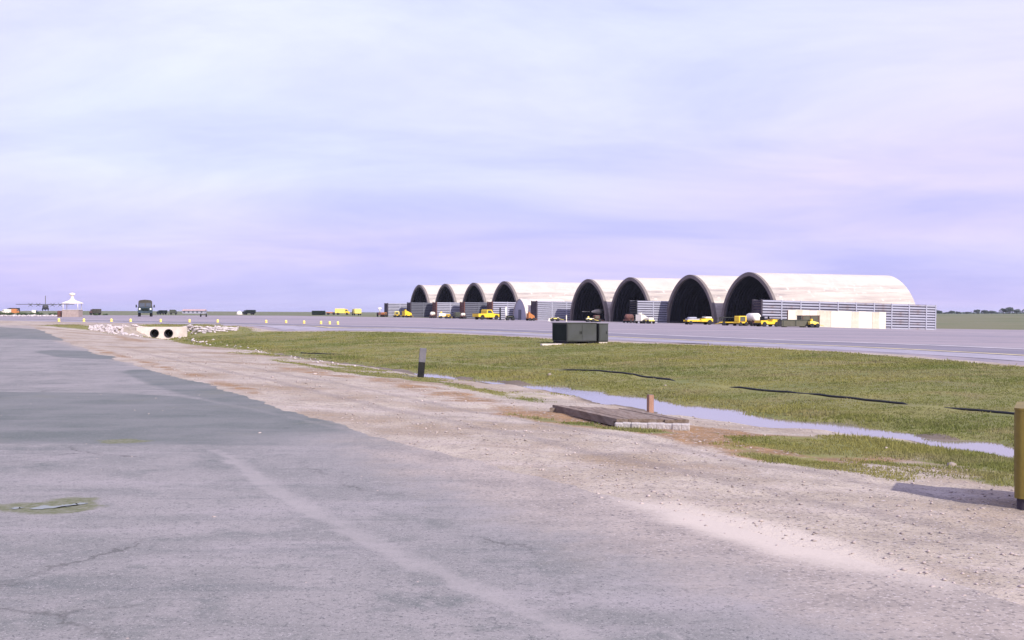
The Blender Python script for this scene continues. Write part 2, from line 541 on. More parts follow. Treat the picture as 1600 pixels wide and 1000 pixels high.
# taxiway
ROW_ANG = -atan2(.875, -.485)
m, nt, b, vec = new_mat('taxiway', .85, .25)
al = rotmap(nt, vec, ROW_ANG, (.02, .35, 1))
c = noise_mix(nt, al, (.240, .202, .210), (.185, .165, .178), .9, .42, .62, 4)
c = noise_mix(nt, al, c, (.290, .245, .245), .35, .52, .68, 4)
c = noise_mix(nt, vec, c, (.155, .148, .168), .25, .56, .72, 6)
c = noise_mix(nt, vec, c, (.28, .25, .26), 9, .58, .7, 3)
nt.links.new(c, b.inputs['Base Color'])
bump(nt, b, vec, [(20, .01, .3)])

m, nt, b, vec = new_mat('taxi_lane', .85, .25)
al = rotmap(nt, vec, ROW_ANG, (.03, .6, 1))
c = noise_mix(nt, al, (.140, .128, .152), (.18, .162, .182), .9, .42, .62, 4)
nt.links.new(c, b.inputs['Base Color'])

m, nt, b, vec = new_mat('shoulder', .9, .2)
c = noise_mix(nt, vec, (.275, .255, .285), (.225, .21, .235), .7, .4, .62, 6)
c = noise_mix(nt, vec, c, (.33, .30, .315), 7, .55, .7, 3)
nt.links.new(c, b.inputs['Base Color'])
bump(nt, b, vec, [(20, .01, .4)])

# grass blades
m, nt, b, vec = new_mat('grass_blade', .75, .15)
c = noise_mix(nt, vec, (.250, .232, .070), (.156, .174, .048), .16, .42, .58, 5)
c = noise_mix(nt, vec, c, (.300, .255, .125), .5, .52, .66, 7)
c = noise_mix(nt, vec, c, (.118, .142, .042), 1.3, .56, .74, 5)
c = noise_mix(nt, rotmap(nt, vec, ROAD_ANG, (.10, .9, 1)), c, (.265, .232, .108), .6, .50, .68, 6)
nt.links.new(c, b.inputs['Base Color'])
tr_ = node(nt, 'ShaderNodeBsdfTranslucent'); nt.links.new(c, tr_.inputs['Color'])
mxs = node(nt, 'ShaderNodeMixShader'); mxs.inputs[0].default_value = .42
nt.links.new(b.outputs[0], mxs.inputs[1]); nt.links.new(tr_.outputs[0], mxs.inputs[2])
nt.links.new(mxs.outputs[0], nt.nodes['Material Output'].inputs['Surface'])

# ditch water
m, nt, b, vec = new_mat('water', .04, .5)
b.inputs['Base Color'].default_value = (.20, .17, .14, 1)
b.inputs['IOR'].default_value = 1.33
bump(nt, b, vec, [(7, .01, .10), (1.6, .02, .04)])

m, nt, b, vec = new_mat('puddle_water', .05, .5)
b.inputs['Base Color'].default_value = (.13, .13, .06, 1)
b.inputs['IOR'].default_value = 1.33


# ------------------------------------------------------------------ mesh helpers
def tag(o, label=None, cat=None, group=None, kind=None):
    if label: o['label'] = label
    if cat: o['category'] = cat
    if group: o['group'] = group
    if kind: o['kind'] = kind
    return o


def link_mesh(name, me, parent=None, loc=None, rot=None):
    o = bpy.data.objects.new(name, me)
    col.objects.link(o)
    if parent is not None: o.parent = parent
    if loc is not None: o.location = loc
    if rot is not None: o.rotation_euler = rot
    return o


class MB:
    def __init__(s):
        s.v = []; s.f = []; s.smooth = []

    def add(s, verts, faces, smooth=False):
        k = len(s.v)
        s.v += [tuple(p) for p in verts]
        s.f += [tuple(i + k for i in f) for f in faces]
        s.smooth += [smooth] * len(faces)
        return s

    def box(s, x0, x1, y0, y1, z0, z1, ch=0.0):
        if ch <= 0:
            v = [(x, y, z) for z in (z0, z1) for y in (y0, y1) for x in (x0, x1)]
            f = [(0, 2, 3, 1), (4, 5, 7, 6), (0, 1, 5, 4), (2, 6, 7, 3), (0, 4, 6, 2), (1, 3, 7, 5)]
            return s.add(v, f)
        # chamfered box: three nested rings
        v = []
        for z, c_ in ((z0, ch), (z0 + ch, 0), (z1 - ch, 0), (z1, ch)):
            a0, a1, b0, b1 = x0 + c_, x1 - c_, y0 + c_, y1 - c_
            k = ch if c_ == 0 else 0
            v += [(a0 + k, b0, z), (a1 - k, b0, z), (a1, b0 + k, z), (a1, b1 - k, z), (a1 - k, b1, z), (a0 + k, b1, z), (a0, b1 - k, z), (a0, b0 + k, z)]
        f = [tuple(range(7, -1, -1)), tuple(range(24, 32))]
        for r_ in range(3):
            for i in range(8):
                j = (i + 1) % 8
                f.append((r_ * 8 + i, r_ * 8 + j, r_ * 8 + 8 + j, r_ * 8 + 8 + i))
        return s.add(v, f)

    def prism(s, prof, x0, x1, taper=None):
        """profile of (y, z) points swept along x; taper gives the profile at x1"""
        n = len(prof)
        p2 = taper or prof
        v = [(x0, y, z) for y, z in prof] + [(x1, y, z) for y, z in p2]
        f = [tuple(range(n)), tuple(range(2 * n - 1, n - 1, -1))]
        f += [(i, i + n, (i + 1) % n + n, (i + 1) % n) for i in range(n)]
        return s.add(v, f)

    def cyl(s, p0, p1, r0, r1=None, n=12, caps=True, smooth=True):
        r1 = r0 if r1 is None else r1
        p0 = Vector(p0); p1 = Vector(p1)
        d = (p1 - p0).normalized()
        a = d.orthogonal().normalized(); b_ = d.cross(a)
        v = []
        for p, r_ in ((p0, r0), (p1, r1)):
            v += [p + (a * cos(2 * pi * i / n) + b_ * sin(2 * pi * i / n)) * r_ for i in range(n)]
        s.add(v, [(i, (i + 1) % n, n + (i + 1) % n, n + i) for i in range(n)], smooth)
        if caps:
            k = len(s.v) - 2 * n
            s.f += [tuple(k + i for i in range(n - 1, -1, -1)), tuple(k + n + i for i in range(n))]
            s.smooth += [False, False]
        return s

    def lathe(s, prof, n=16, axis='z', o=(0, 0, 0), smooth=True):
        """prof of (radius, height) along an axis"""
        v = []
        for r_, h in prof:
            for i in range(n):
                c_, s_ = cos(2 * pi * i / n) * r_, sin(2 * pi * i / n) * r_
                p = {'z': (c_, s_, h), 'y': (c_, h, -s_), 'x': (h, c_, s_)}[axis]
                v.append((p[0] + o[0], p[1] + o[1], p[2] + o[2]))
        f = []
        for k in range(len(prof) - 1):
            for i in range(n):
                j = (i + 1) % n
                f.append((k * n + i, k * n + j, k * n + n + j, k * n + n + i))
        s.add(v, f, smooth)
        k0 = len(s.v) - len(v)
        s.f += [tuple(k0 + i for i in range(n - 1, -1, -1)), tuple(k0 + (len(prof) - 1) * n + i for i in range(n))]
        s.smooth += [False, False]
        return s

    def tube(s, pts, r_, n=8):
        pts = [Vector(p) for p in pts]
        v = []
        for i, p in enumerate(pts):
            d = (pts[min(i + 1, len(pts) - 1)] - pts[max(i - 1, 0)]).normalized()
            a = d.cross(Vector((0, 0, 1)))
            a = a.normalized() if a.length > 1e-4 else Vector((1, 0, 0))
            b_ = a.cross(d)
            v += [p + (a * cos(2 * pi * k / n) + b_ * sin(2 * pi * k / n)) * r_ for k in range(n)]
        f = []
        for i in range(len(pts) - 1):
            for k in range(n):
                j = (k + 1) % n
                f.append((i * n + k, i * n + j, i * n + n + j, i * n + n + k))
        f += [tuple(range(n)), tuple(len(v) - 1 - i for i in range(n))]
        return s.add(v, f, True)

    def mesh(s, name, m_):
        me = bpy.data.meshes.new(name)
        me.from_pydata([tuple(p) for p in s.v], [], s.f)
        me.polygons.foreach_set('use_smooth', s.smooth)
        me.materials.append(MATS[m_])
        me.update()
        import bmesh
        bm = bmesh.new(); bm.from_mesh(me)
        bmesh.ops.recalc_face_normals(bm, faces=bm.faces)
        bm.to_mesh(me); bm.free()
        return me

    def build(s, name, m_, parent=None, loc=None, rot=None):
        return link_mesh(name, s.mesh(name, m_), parent, loc, rot)


def empty(name, loc, rz=0.0, rx=0.0, ry=0.0):
    o = bpy.data.objects.new(name, None)
    o.empty_display_size = .3
    col.objects.link(o)
    o.location = loc
    o.rotation_euler = (rx, ry, rz)
    return o


def copy_tree(o, parent=None):
    c_ = o.copy(); col.objects.link(c_); c_.parent = parent
    for ch in [k for k in bpy.data.objects if k.parent == o]:
        copy_tree(ch, c_)
    return c_


def np_mesh(name, V, T, m_, nv=3, attrs=None, smooth=False):
    me = bpy.data.meshes.new(name)
    V = np.ascontiguousarray(V, dtype=np.float32); T = np.ascontiguousarray(T, dtype=np.int32)
    me.vertices.add(len(V)); me.vertices.foreach_set('co', V.ravel())
    me.loops.add(T.size); me.loops.foreach_set('vertex_index', T.ravel())
    me.polygons.add(len(T))
    me.polygons.foreach_set('loop_start', np.arange(0, T.size, nv, dtype=np.int32))
    me.polygons.foreach_set('loop_total', np.full(len(T), nv, dtype=np.int32))
    if smooth:
        me.polygons.foreach_set('use_smooth', np.ones(len(T), dtype=bool))
    me.materials.append(MATS[m_])
    for k, a in (attrs or {}).items():
        at_ = me.attributes.new(k, 'FLOAT', 'POINT')
        at_.data.foreach_set('value', np.ascontiguousarray(a, dtype=np.float32).ravel())
    me.update(calc_edges=True)
    me.validate()
    return me


def grid_faces(nx, ny):
    i = np.arange(nx - 1)[None, :] + np.arange(ny - 1)[:, None] * nx
    return np.stack([i, i + 1, i + nx + 1, i + nx], -1).reshape(-1, 4)


# ------------------------------------------------------------------ the taxiway edge (photo pixels on the apron surface)
def hit_za(px, py):
    d = np.arange(10, 400, .1)
    X = (px - 800) / F * d
    i = int(np.argmax(EYE - (py - HOR) / F * d <= za(X, d)))
    return X[i], d[i]


EDGE = [hit_za(px, py) for px, py in ((1600, 569), (1500, 562), (1400, 555), (1300, 549), (1200, 543.5), (1100, 539), (1000, 535),
                                       (900, 530), (800, 524.5), (700, 519.5), (600, 515.5), (500, 512.5), (400, 510), (300, 507.5), (200, 505.0), (100, 503.0))]
# carry on behind the right edge of the frame and to the left
e0, e1 = np.array(EDGE[0]), np.array(EDGE[2])
dd = (e0 - e1) / np.linalg.norm(e0 - e1)
EDGE = [tuple(e0 + dd * k) for k in (60, 40, 20, 8)] + EDGE
e0, e1 = np.array(EDGE[-1]), np.array(EDGE[-3])
dd = (e0 - e1) / np.linalg.norm(e0 - e1)
EDGE = EDGE + [tuple(e0 + dd * k) for k in (15, 40, 90, 160)]
EDGE = np.array(EDGE)


def edge_sd(X, Y):
    """signed distance to the taxiway edge, positive on the taxiway"""
    X = np.asarray(X, float); Y = np.asarray(Y, float)
    best = np.full(X.shape, 1e9); sg = np.zeros(X.shape)
    for a, b_ in zip(EDGE[:-1], EDGE[1:]):
        d = b_ - a; L2 = d @ d
        t = np.clip(((X - a[0]) * d[0] + (Y - a[1]) * d[1]) / L2, 0, 1)
        cx = a[0] + t * d[0]; cy = a[1] + t * d[1]
        r_ = np.hypot(X - cx, Y - cy)
        side = (X - a[0]) * d[1] - (Y - a[1]) * d[0]
        upd = r_ < best
        best = np.where(upd, r_, best); sg = np.where(upd, np.sign(side), sg)
    return best * sg


# ------------------------------------------------------------------ ground sheet
def axis_pts(lo, hi, fine_lo, fine_hi, step, grow):
    p = list(np.arange(fine_lo, fine_hi + 1e-6, step))
    s_ = step
    while p[-1] < hi:
        s_ *= grow; p.append(p[-1] + s_)
    s_ = step
    while p[0] > lo:
        s_ *= grow; p.insert(0, p[0] - s_)
    return np.array(p)


gx = axis_pts(-4000, 4000, -14, 16, .16, 1.045)
gy = axis_pts(-300, 6000, 3, 42, .16, 1.04)
GX, GY = np.meshgrid(gx, gy)
GX = GX.ravel(); GY = GY.ravel()
GZ = terrain(GX, GY)


def inside_sd(X, Y, P):
    """signed distance to a polygon, positive inside"""
    P = np.array(P); n = len(P)
    best = np.full(X.shape, 1e9); ins = np.zeros(X.shape, bool)
    for i in range(n):
        a, b_ = P[i], P[(i + 1) % n]
        d = b_ - a
        t = np.clip(((X - a[0]) * d[0] + (Y - a[1]) * d[1]) / (d @ d), 0, 1)
        best = np.minimum(best, np.hypot(X - a[0] - t * d[0], Y - a[1] - t * d[1]))
        cr = (a[1] > Y) != (b_[1] > Y)
        with np.errstate(divide='ignore', invalid='ignore'):
            xi = a[0] + (Y - a[1]) / (b_[1] - a[1]) * d[0]
        ins ^= cr & (X < xi)
    return np.where(ins, best, -best)


def hits(P):
    return [tuple(hit(x, y))[:2] for x, y in P]


SLIVER_W = hits([(58, 508.4), (90, 507.2), (125, 507.6), (150, 512), (196, 526), (165, 520), (135, 515), (95, 512.5)])
STRIP_W = hits([(212, 507.6), (250, 506.8), (345, 507.4), (345, 510.6), (290, 511.5), (225, 511)])


def grass_field(X, Y):
    q, t = qt(X, Y)
    qc = np.interp(t, WT, WQ); hw = np.interp(t, WT, WH)
    s = q - qc
    e = edge_sd(X, Y)
    crossing = 1 - ss(CULV_T - 3, CULV_T + 1, t)
    bank = ss(hw - .45, hw + .25, s) * ss(.1, -1.2, e) * np.where(t < CULV_T, 1, 0)
    # thin verges on the gravel side
    near = ss(-5.2, -4.2, s) * ss(-hw + .35, -hw - .25, s) * ss(2.6, .2, t)
    near = near * (.66 + .75 * fbm(X * .45, Y * .45, 77, 3))
    weeds = np.exp(-((s + 5.1) / .5) ** 2) * ss(-4.6, -3, t) * ss(9, 4, t) * (.50 + .9 * fbm(X * .6, Y * .6, 80, 3))
    mid = ss(-3.9, -2.9, s) * ss(-.5, -1.2, s) * ss(4, 8, t) * ss(48, 40, t) * (.36 + .75 * fbm(X * .35, Y * .35, 78, 3))
    line = np.exp(-((s + 3.2) / .45) ** 2) * ss(8, 12, t) * ss(36, 28, t) * .75
    up = ss(-3.2, -2.2, s) * ss(-.1, -.7, s) * ss(44, 52, t) * ss(CULV_T, 74, t) * (.42 + .9 * fbm(X * .3, Y * .3, 79, 3))
    # strips beside the crossing and beyond the taxiway
    strip = ss(-.3, .4, inside_sd(X, Y, STRIP_W))
    sliver = ss(-.3, .4, inside_sd(X, Y, SLIVER_W))
    field = ss(95, 110, e) + ss(62, 70, X - .27 * (Y - 150)) * ss(60, 75, e)
    behind = ss(-22, -26, q)
    leftfar = ss(70, 85, Y - 1.0 * (X + 60) * 0 - 110) * ss(-48, -60, X) * ss(-2, 2, e)
    g = np.maximum.reduce([bank, near, weeds, mid, line, up, strip, sliver, np.clip(field, 0, 1), behind * .7, leftfar * .8])
    return np.clip(g, 0, 1.2)


def soil_field(X, Y):
    q, t = qt(X, Y)
    s = q - np.interp(t, WT, WQ)
    a = np.exp(-((s + 4.4) / 1.35) ** 2) * ss(-2.5, -.8, t) * ss(8, 5, t) * 1.3
    b_ = np.exp(-((s + 4.6) / 1.0) ** 2) * ss(4, 8, t) * ss(30, 22, t) * .66
    c_ = np.exp(-((q - ROAD_Q - .45) / .5) ** 2) * ss(6, 12, t) * ss(60, 40, t) * .62
    e_ = np.exp(-((q + 7.4) / 1.5) ** 2) * np.exp(-((t + 9.5) / 2.2) ** 2) * .62
    d_ = np.exp(-((q - ROAD_Q - 4.5) / 1.2) ** 2) * ss(48, 56, t) * ss(76, 70, t) * .7
    return np.maximum.reduce([a, b_, c_, d_, e_])


q_, t_ = qt(GX, GY)
s_ = q_ - np.interp(t_, WT, WQ); hw_ = np.interp(t_, WT, WH)
wet_ = np.exp(-(s_ / (hw_ + .6)) ** 4) * (1 - ss(40, 46, t_))
ground_attrs = {'grass': grass_field(GX, GY), 'soil': soil_field(GX, GY), 'wetness': wet_, 'rut': np.maximum(np.exp(-((q_ + 7.2) / .28) ** 2), np.exp(-((q_ + 5.7) / .25) ** 2)) * (1 - ss(50, 60, t_)),
                'field': ss(130, 170, np.hypot(GX, GY)),
                'pale': 1.15 * np.exp(-((q_ + 8.85) / .5) ** 2) * np.exp(-((t_ + 5.3) / 2.1) ** 2)}
gme = np_mesh('ground', np.stack([GX, GY, GZ], 1), grid_faces(len(gx), len(gy)), 'ground', 4, ground_attrs, True)
tag(link_mesh('ground', gme), kind='structure')

# ------------------------------------------------------------------ asphalt road
def road_pt(q, t):
    return D0[0] + q * N[0] + t * U[0], D0[1] + q * N[1] + t * U[1]


def ragged(t, seed, amp):
    return amp * (fbm(t * .35, t * 0 + seed, seed, 5) + .25 * fbm(t * 4, t * 0, seed + 3, 3))


def strip_mesh(name, ts, qa, qb, nq, lift, m_, edge_drop=True, attr_fn=None):
    """sheet between across-positions qa(t) and qb(t) laid on the terrain"""
    k = np.linspace(0, 1, nq) ** 1.0
    Tm, Km = np.meshgrid(ts, k, indexing='ij')
    Q = qa[:, None] * (1 - Km) + qb[:, None] * Km
    X, Y = road_pt(Q, Tm)
    X = X.ravel(); Y = Y.ravel()
    Z = terrain(X, Y, fine=False) + lift
    at_ = attr_fn(X, Y) if attr_fn else None
    return np_mesh(name, np.stack([X, Y, Z], 1), grid_faces(nq, len(ts)), m_, 4, at_, True)


def road_attrs(X, Y):
    q, t = qt(X, Y)
    de = q - ROAD_Q
    dust = np.maximum(ss(-2.8, .2, de) * ss(11, -3, t) * 1.0, ss(-1.1, .1, de) * .70) + .75 * ss(38, 75, t)
    tp_ = sorted((float(qt(*pix_z(x, y, 0.0))[1]), float(qt(*pix_z(x, y, 0.0))[0])) for x, y in ((285, 690), (345, 715), (420, 768), (560, 850), (700, 912), (880, 1000)))
    tr = np.interp(t, [k_[0] for k_ in tp_], [k_[1] for k_ in tp_])
    track = np.where(q > tr, np.exp(-((q - tr) / .26) ** 2), np.exp(-((q - tr) / .05) ** 2)) * ss(5, 0, t) * 1.05
    track = np.maximum(track, .8 * np.exp(-((q - tr - .55) / .10) ** 2) * ss(-2, -8, t))
    track = np.maximum(track, .6 * np.exp(-((q - tr - 1.1) / .2) ** 2) * ss(0, -8, t))
    pale = 1.15 * np.exp(-((q + 8.85) / .5) ** 2) * np.exp(-((t + 5.3) / 2.1) ** 2)
    return {'dust': np.clip(dust, 0, 1), 'track': track, 'pale': pale}


ts = np.concatenate([np.arange(-60, -20, .5), np.arange(-20, 20, .06), np.arange(20, 60, .15), np.arange(60, 84, .4)])
redge = ROAD_Q + ragged(ts, 3, .34) + .35 * ss(6, -10, ts)
rdl = -21 + ragged(ts, 8, .4)
road_me = strip_mesh('road', ts, redge, rdl, 90, .006, 'asphalt', attr_fn=road_attrs)
road = tag(link_mesh('road', road_me), kind='structure')
co_ = np.zeros(len(road_me.vertices) * 3, np.float32); road_me.vertices.foreach_get('co', co_)
RX, RY = co_[0::3].astype(float), co_[1::3].astype(float)


PATCHES = [[(-420, 612), (0, 613), (150, 614), (285, 620), (395, 640), (520, 668), (660, 698), (500, 697), (240, 695), (0, 694), (-500, 692)],
           [(192, 582), (205, 578), (255, 578), (300, 589), (370, 606), (450, 637), (530, 664), (640, 690), (420, 645), (290, 618), (235, 602)],
           [(52, 550), (80, 547.5), (150, 549), (212, 560), (190, 562.5), (95, 559)],
           [(-150, 522), (0, 523), (70, 525), (98, 532), (100, 536), (40, 534), (-160, 534)]]
STAIN = [(-40, 792), (20, 788), (60, 786), (110, 778), (150, 779), (158, 793), (120, 803), (60, 806), (0, 800), (-40, 799)]
STAIN2 = [(150, 689), (200, 686), (240, 690), (200, 694), (160, 694)]


def patch_fields(X, Y):
    q, t = qt(X, Y)
    pf = np.maximum.reduce([inside_sd(X, Y, [pix_z(x, y, 0.0) for x, y in P]) for P in PATCHES])
    st_ = np.maximum.reduce([inside_sd(X, Y, [pix_z(x, y, 0.0) for x, y in P]) for P in (STAIN, STAIN2)])
    return {'patch': np.clip(pf, -1, 1), 'stain': np.clip(st_, -1, 1), 'patchworn': np.clip(ss(-13.2, -10.0, q) * ss(7, 0, t) * .85, 0, 1)}


for k_, a_ in patch_fields(RX, RY).items():
    t2_ = road_me.attributes.new(k_, 'FLOAT', 'POINT'); t2_.data.foreach_set('value', a_.astype(np.float32))

# stagnant water lying in the stained hollow of the asphalt
def puddle(px, label=None):
    P = [pix_z(x, y, 0.0) for x, y in px]
    out = []
    n = len(P)
    for i in range(n):
        a = np.array(P[i]); b_ = np.array(P[(i + 1) % n])
        for j in range(6):
            out.append(a + (b_ - a) * j / 6 + rng.normal(0, .011, 2))
    mb = MB().add([(p[0], p[1], .0105) for p in out], [tuple(range(len(out)))])
    tag(mb.build('puddle', 'puddle_water'), kind='structure')


puddle([(44, 797), (60, 793.5), (72, 791.5), (84, 793), (96, 791), (110, 790), (124, 787.5), (138, 788), (128, 790.5), (116, 791.5), (106, 793.5), (94, 793.8), (84, 796), (72, 796.5), (60, 798.2)])
puddle([(14, 796.5), (24, 794.5), (34, 795.5), (26, 797.5)])

# ------------------------------------------------------------------ ditch water
def ditch_water():
    ts = np.concatenate([np.arange(-40, -6, .5), np.arange(-6, 40.5, .25)])
    qc = np.interp(ts, WT, WQ)
    k = np.linspace(-1.9, 1.9, 14)
    Q = qc[:, None] + k[None, :]; T = np.repeat(ts[:, None], 14, 1)
    X, Y = road_pt(Q, T)
    V = np.stack([X.ravel(), Y.ravel(), np.full(X.size, WATER_Z)], 1)
    o = link_mesh('ditch_water', np_mesh('ditch_water', V, grid_faces(14, len(ts)), 'water', 4))
    tag(o, kind='structure')


ditch_water()

# ------------------------------------------------------------------ taxiway / parking apron with its lines
def edge_offset(dist):
    """edge polyline pushed towards the shelters"""
    P = EDGE
    Tn = np.gradient(P, axis=0); Tn /= np.linalg.norm(Tn, axis=1)[:, None]
    nrm = np.stack([Tn[:, 1], -Tn[:, 0]], 1)
    return P + nrm * dist


def densify(P, step):
    out = []
    for a, b_ in zip(P[:-1], P[1:]):
        k = max(1, int(np.linalg.norm(b_ - a) / step))
        for j in range(k):
            out.append(a + (b_ - a) * j / k)
    out.append(P[-1])
    return np.array(out)


EDGE_D = densify(EDGE, 1.5)


def taxi_strip(name, d0, d1, lift, m_, nk, parent=None, px_lim=None, jag=0.0):
    P = EDGE_D
    Tn = np.gradient(P, axis=0); Tn /= np.linalg.norm(Tn, axis=1)[:, None]
    for _ in range(12):
        Tn = (np.roll(Tn, 1, 0) + Tn * 2 + np.roll(Tn, -1, 0)); Tn[0] = Tn[1]; Tn[-1] = Tn[-2]
        Tn /= np.linalg.norm(Tn, axis=1)[:, None]
    nrm = np.stack([Tn[:, 1], -Tn[:, 0]], 1)
    ks = d0 + (d1 - d0) * np.linspace(0, 1, nk) ** 1.6
    V = P[:, None, :] + nrm[:, None, :] * ks[None, :, None]
    if jag:
        ar = np.arange(len(P)) * 1.5
        V[:, 0, :] -= nrm * (jag * (.3 + 1.3 * fbm(ar * .3, ar * 0, 55, 5)))[:, None]
    X = V[..., 0].ravel(); Y = V[..., 1].ravel()
    Z = terrain(X, Y, fine=False) + lift
    if jag:
        Z.reshape(len(P), nk)[:, 0] -= .075
    return link_mesh(name, np_mesh(name, np.stack([X, Y, Z], 1), grid_faces(nk, len(P)), m_, 4, None, True), parent)


taxi = tag(taxi_strip('taxiway', 0.0, 118, .03, 'taxiway', 26, jag=1.2), kind='structure')
taxi_strip('shoulder', 1.1, 4.6, .036, 'shoulder', 6, taxi)
taxi_strip('dark_lane', 5.6, 11.0, .036, 'taxi_lane', 6, taxi)
taxi_strip('edge_line', 4.85, 5.35, .042, 'line_yellow', 2, taxi)
taxi_strip('edge_seam', 4.5, 4.83, .042, 'groove', 2, taxi)
taxi_strip('lane_line', 11.3, 12.3, .042, 'line_pale', 2, taxi)

# ------------------------------------------------------------------ arched shelters
AX_ANG = R(26.5)                              # axis of the shelters against the picture plane
AX = Vector((cos(AX_ANG), sin(AX_ANG), 0))  # into the shelter
RW = Vector((sin(AX_ANG), -cos(AX_ANG), 0))  # along the row of fronts, to the right
ROT_SH = -pi / 2 + AX_ANG                   # local x -> RW, local y -> AX


def arch(w, h, n):
    """half-oval profile, x across, z up"""
    pts = []
    for i in range(n + 1):
        a = pi * i / n
        zz = sin(a)
        xx = (1 - zz * zz) ** .5
        pts.append((-w / 2 * math.copysign(abs(cos(a)) ** 1.16, cos(a)), h * zz))
    return pts


def arch_shell(w, h, th, length, n=48, base=-.6):
    mb = MB()
    outer = [(-w / 2, base)] + arch(w, h, n) + [(w / 2, base)]
    inner = [(-(w / 2 - th), base)] + arch(w - 2 * th, h - th, n) + [(w / 2 - th, base)]
    k = len(outer)
    ys = np.linspace(0, length, 13)
    rings = [[(x, y, z) for x, z in outer] for y in ys]
    v = [p for r_ in rings for p in r_]
    f = []
    for j in range(len(ys) - 1):
        for i in range(k - 1):
            f.append((j * k + i, j * k + i + 1, j * k + k + i + 1, j * k + k + i))
    mb.add(v, f, True)
    return mb, outer, inner


def make_shelter():
    root = empty('aircraft_shelter', (0, 0, 0))
    w, h, th, ln = 12.7, 7.6, .42, 29.0
    mb, outer, inner = arch_shell(w, h, th, ln)
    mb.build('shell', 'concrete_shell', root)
    rim = MB()
    k = len(outer)
    # rim: a proud ring at the mouth with its own thickness
    v = []
    for sc_o, sc_i, y in ((1.008, .992, -.28), (1.008, .992, .25)):
        v += [(x * sc_o, y, z * sc_o if z > 0 else z) for x, z in outer]
        v += [(x * sc_i, y, z * sc_i if z > 0 else z) for x, z in inner]
    f = []
    for i in range(k - 1):
        f.append((i, i + 1, k + i + 1, k + i))
        f.append((2 * k + i, 2 * k + i + 1, i + 1, i))
        f.append((k + i, k + i + 1, 3 * k + i + 1, 3 * k + i))
    rim.add(v, f, False)
    rim.build('front_rim', 'concrete_rim', root)
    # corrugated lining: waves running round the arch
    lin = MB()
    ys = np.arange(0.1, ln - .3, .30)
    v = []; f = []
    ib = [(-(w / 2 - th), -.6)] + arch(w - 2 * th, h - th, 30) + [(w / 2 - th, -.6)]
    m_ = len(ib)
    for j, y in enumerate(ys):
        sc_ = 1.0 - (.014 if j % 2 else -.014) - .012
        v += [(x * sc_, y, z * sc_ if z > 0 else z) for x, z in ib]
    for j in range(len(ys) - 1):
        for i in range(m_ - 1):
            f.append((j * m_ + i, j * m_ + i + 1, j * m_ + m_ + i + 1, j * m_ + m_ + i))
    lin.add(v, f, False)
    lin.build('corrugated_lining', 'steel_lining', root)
    MB().box(-w / 2 + .5, w / 2 - .5, .3, ln - .6, -.5, .34).build('floor_slab', 'shade_floor', root)
    rear = MB()
    v = [(x, ln, z) for x, z in outer] + [(x, ln - .5, z) for x, z in outer]
    f = [tuple(range(k)), tuple(range(2 * k - 1, k - 1, -1))]
    rear.add(v, f)
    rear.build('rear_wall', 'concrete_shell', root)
    return root


SH = []   # front centre of each shelter from its apex column and pixel height
for px, hp in ((656, 51), (696.5, 54), (741, 57.5), (789, 61.5), (920, 68), (985.5, 72), (1079, 77), (1171, 82.5)):
    d = F * 7.68 / hp
    SH.append(Vector(((px - 800) / F * d, d, 0)))
SH_LABELS = [
    'concrete arch shelter at the row end away from the white fence',
    'concrete arch shelter, second from the row end away from the white fence',
    'concrete arch shelter straight behind the parked yellow pickup truck',
    'concrete arch shelter beside the small concrete arch hut',
    'concrete arch shelter with a jet nose showing in its mouth',
    'concrete arch shelter with the pale nosed rust brown trailer at its mouth',
    'concrete arch shelter with a low yellow bomb loader in its mouth',
    'concrete arch shelter next to the long steel wall and white fence']
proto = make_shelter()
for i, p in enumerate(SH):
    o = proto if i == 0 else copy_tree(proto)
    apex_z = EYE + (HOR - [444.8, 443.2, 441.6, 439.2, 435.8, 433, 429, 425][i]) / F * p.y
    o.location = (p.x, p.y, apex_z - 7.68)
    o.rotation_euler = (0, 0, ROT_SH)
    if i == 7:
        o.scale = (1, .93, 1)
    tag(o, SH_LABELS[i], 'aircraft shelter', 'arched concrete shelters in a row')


def shelter_pt(i, r_, a):
    p = SH[i] + RW * r_ + AX * a
    return Vector((p.x, p.y, H(p.x, p.y)))


# ------------------------------------------------------------------ steel bin revetment walls
BAY = 3.05
WALL_H = 3.66
ROWS = 10


def slat_prof(k, pitch):
    z0 = k * pitch
    return [(0.0, z0 + .06), (-.085, z0 + .11), (-.085, z0 + pitch - .09), (0.0, z0 + pitch - .05), (.03, z0 + pitch - .05), (.03, z0 + .06)]


SLAT_ME = {}


def slat_mesh(m_):
    if m_ not in SLAT_ME:
        mb = MB(); mb.prism(slat_prof(0, WALL_H / ROWS), .06, BAY - .06)
        SLAT_ME[m_] = mb.mesh('slat', m_)
    return SLAT_ME[m_]


PANEL_ME = {}


def panel_mesh(m_):
    if m_ not in PANEL_ME:
        mb = MB()
        for k in range(ROWS):
            mb.prism(slat_prof(k, WALL_H / ROWS), .06, BAY - .06)
        PANEL_ME[m_] = mb.mesh('panel', m_)
    return PANEL_ME[m_]


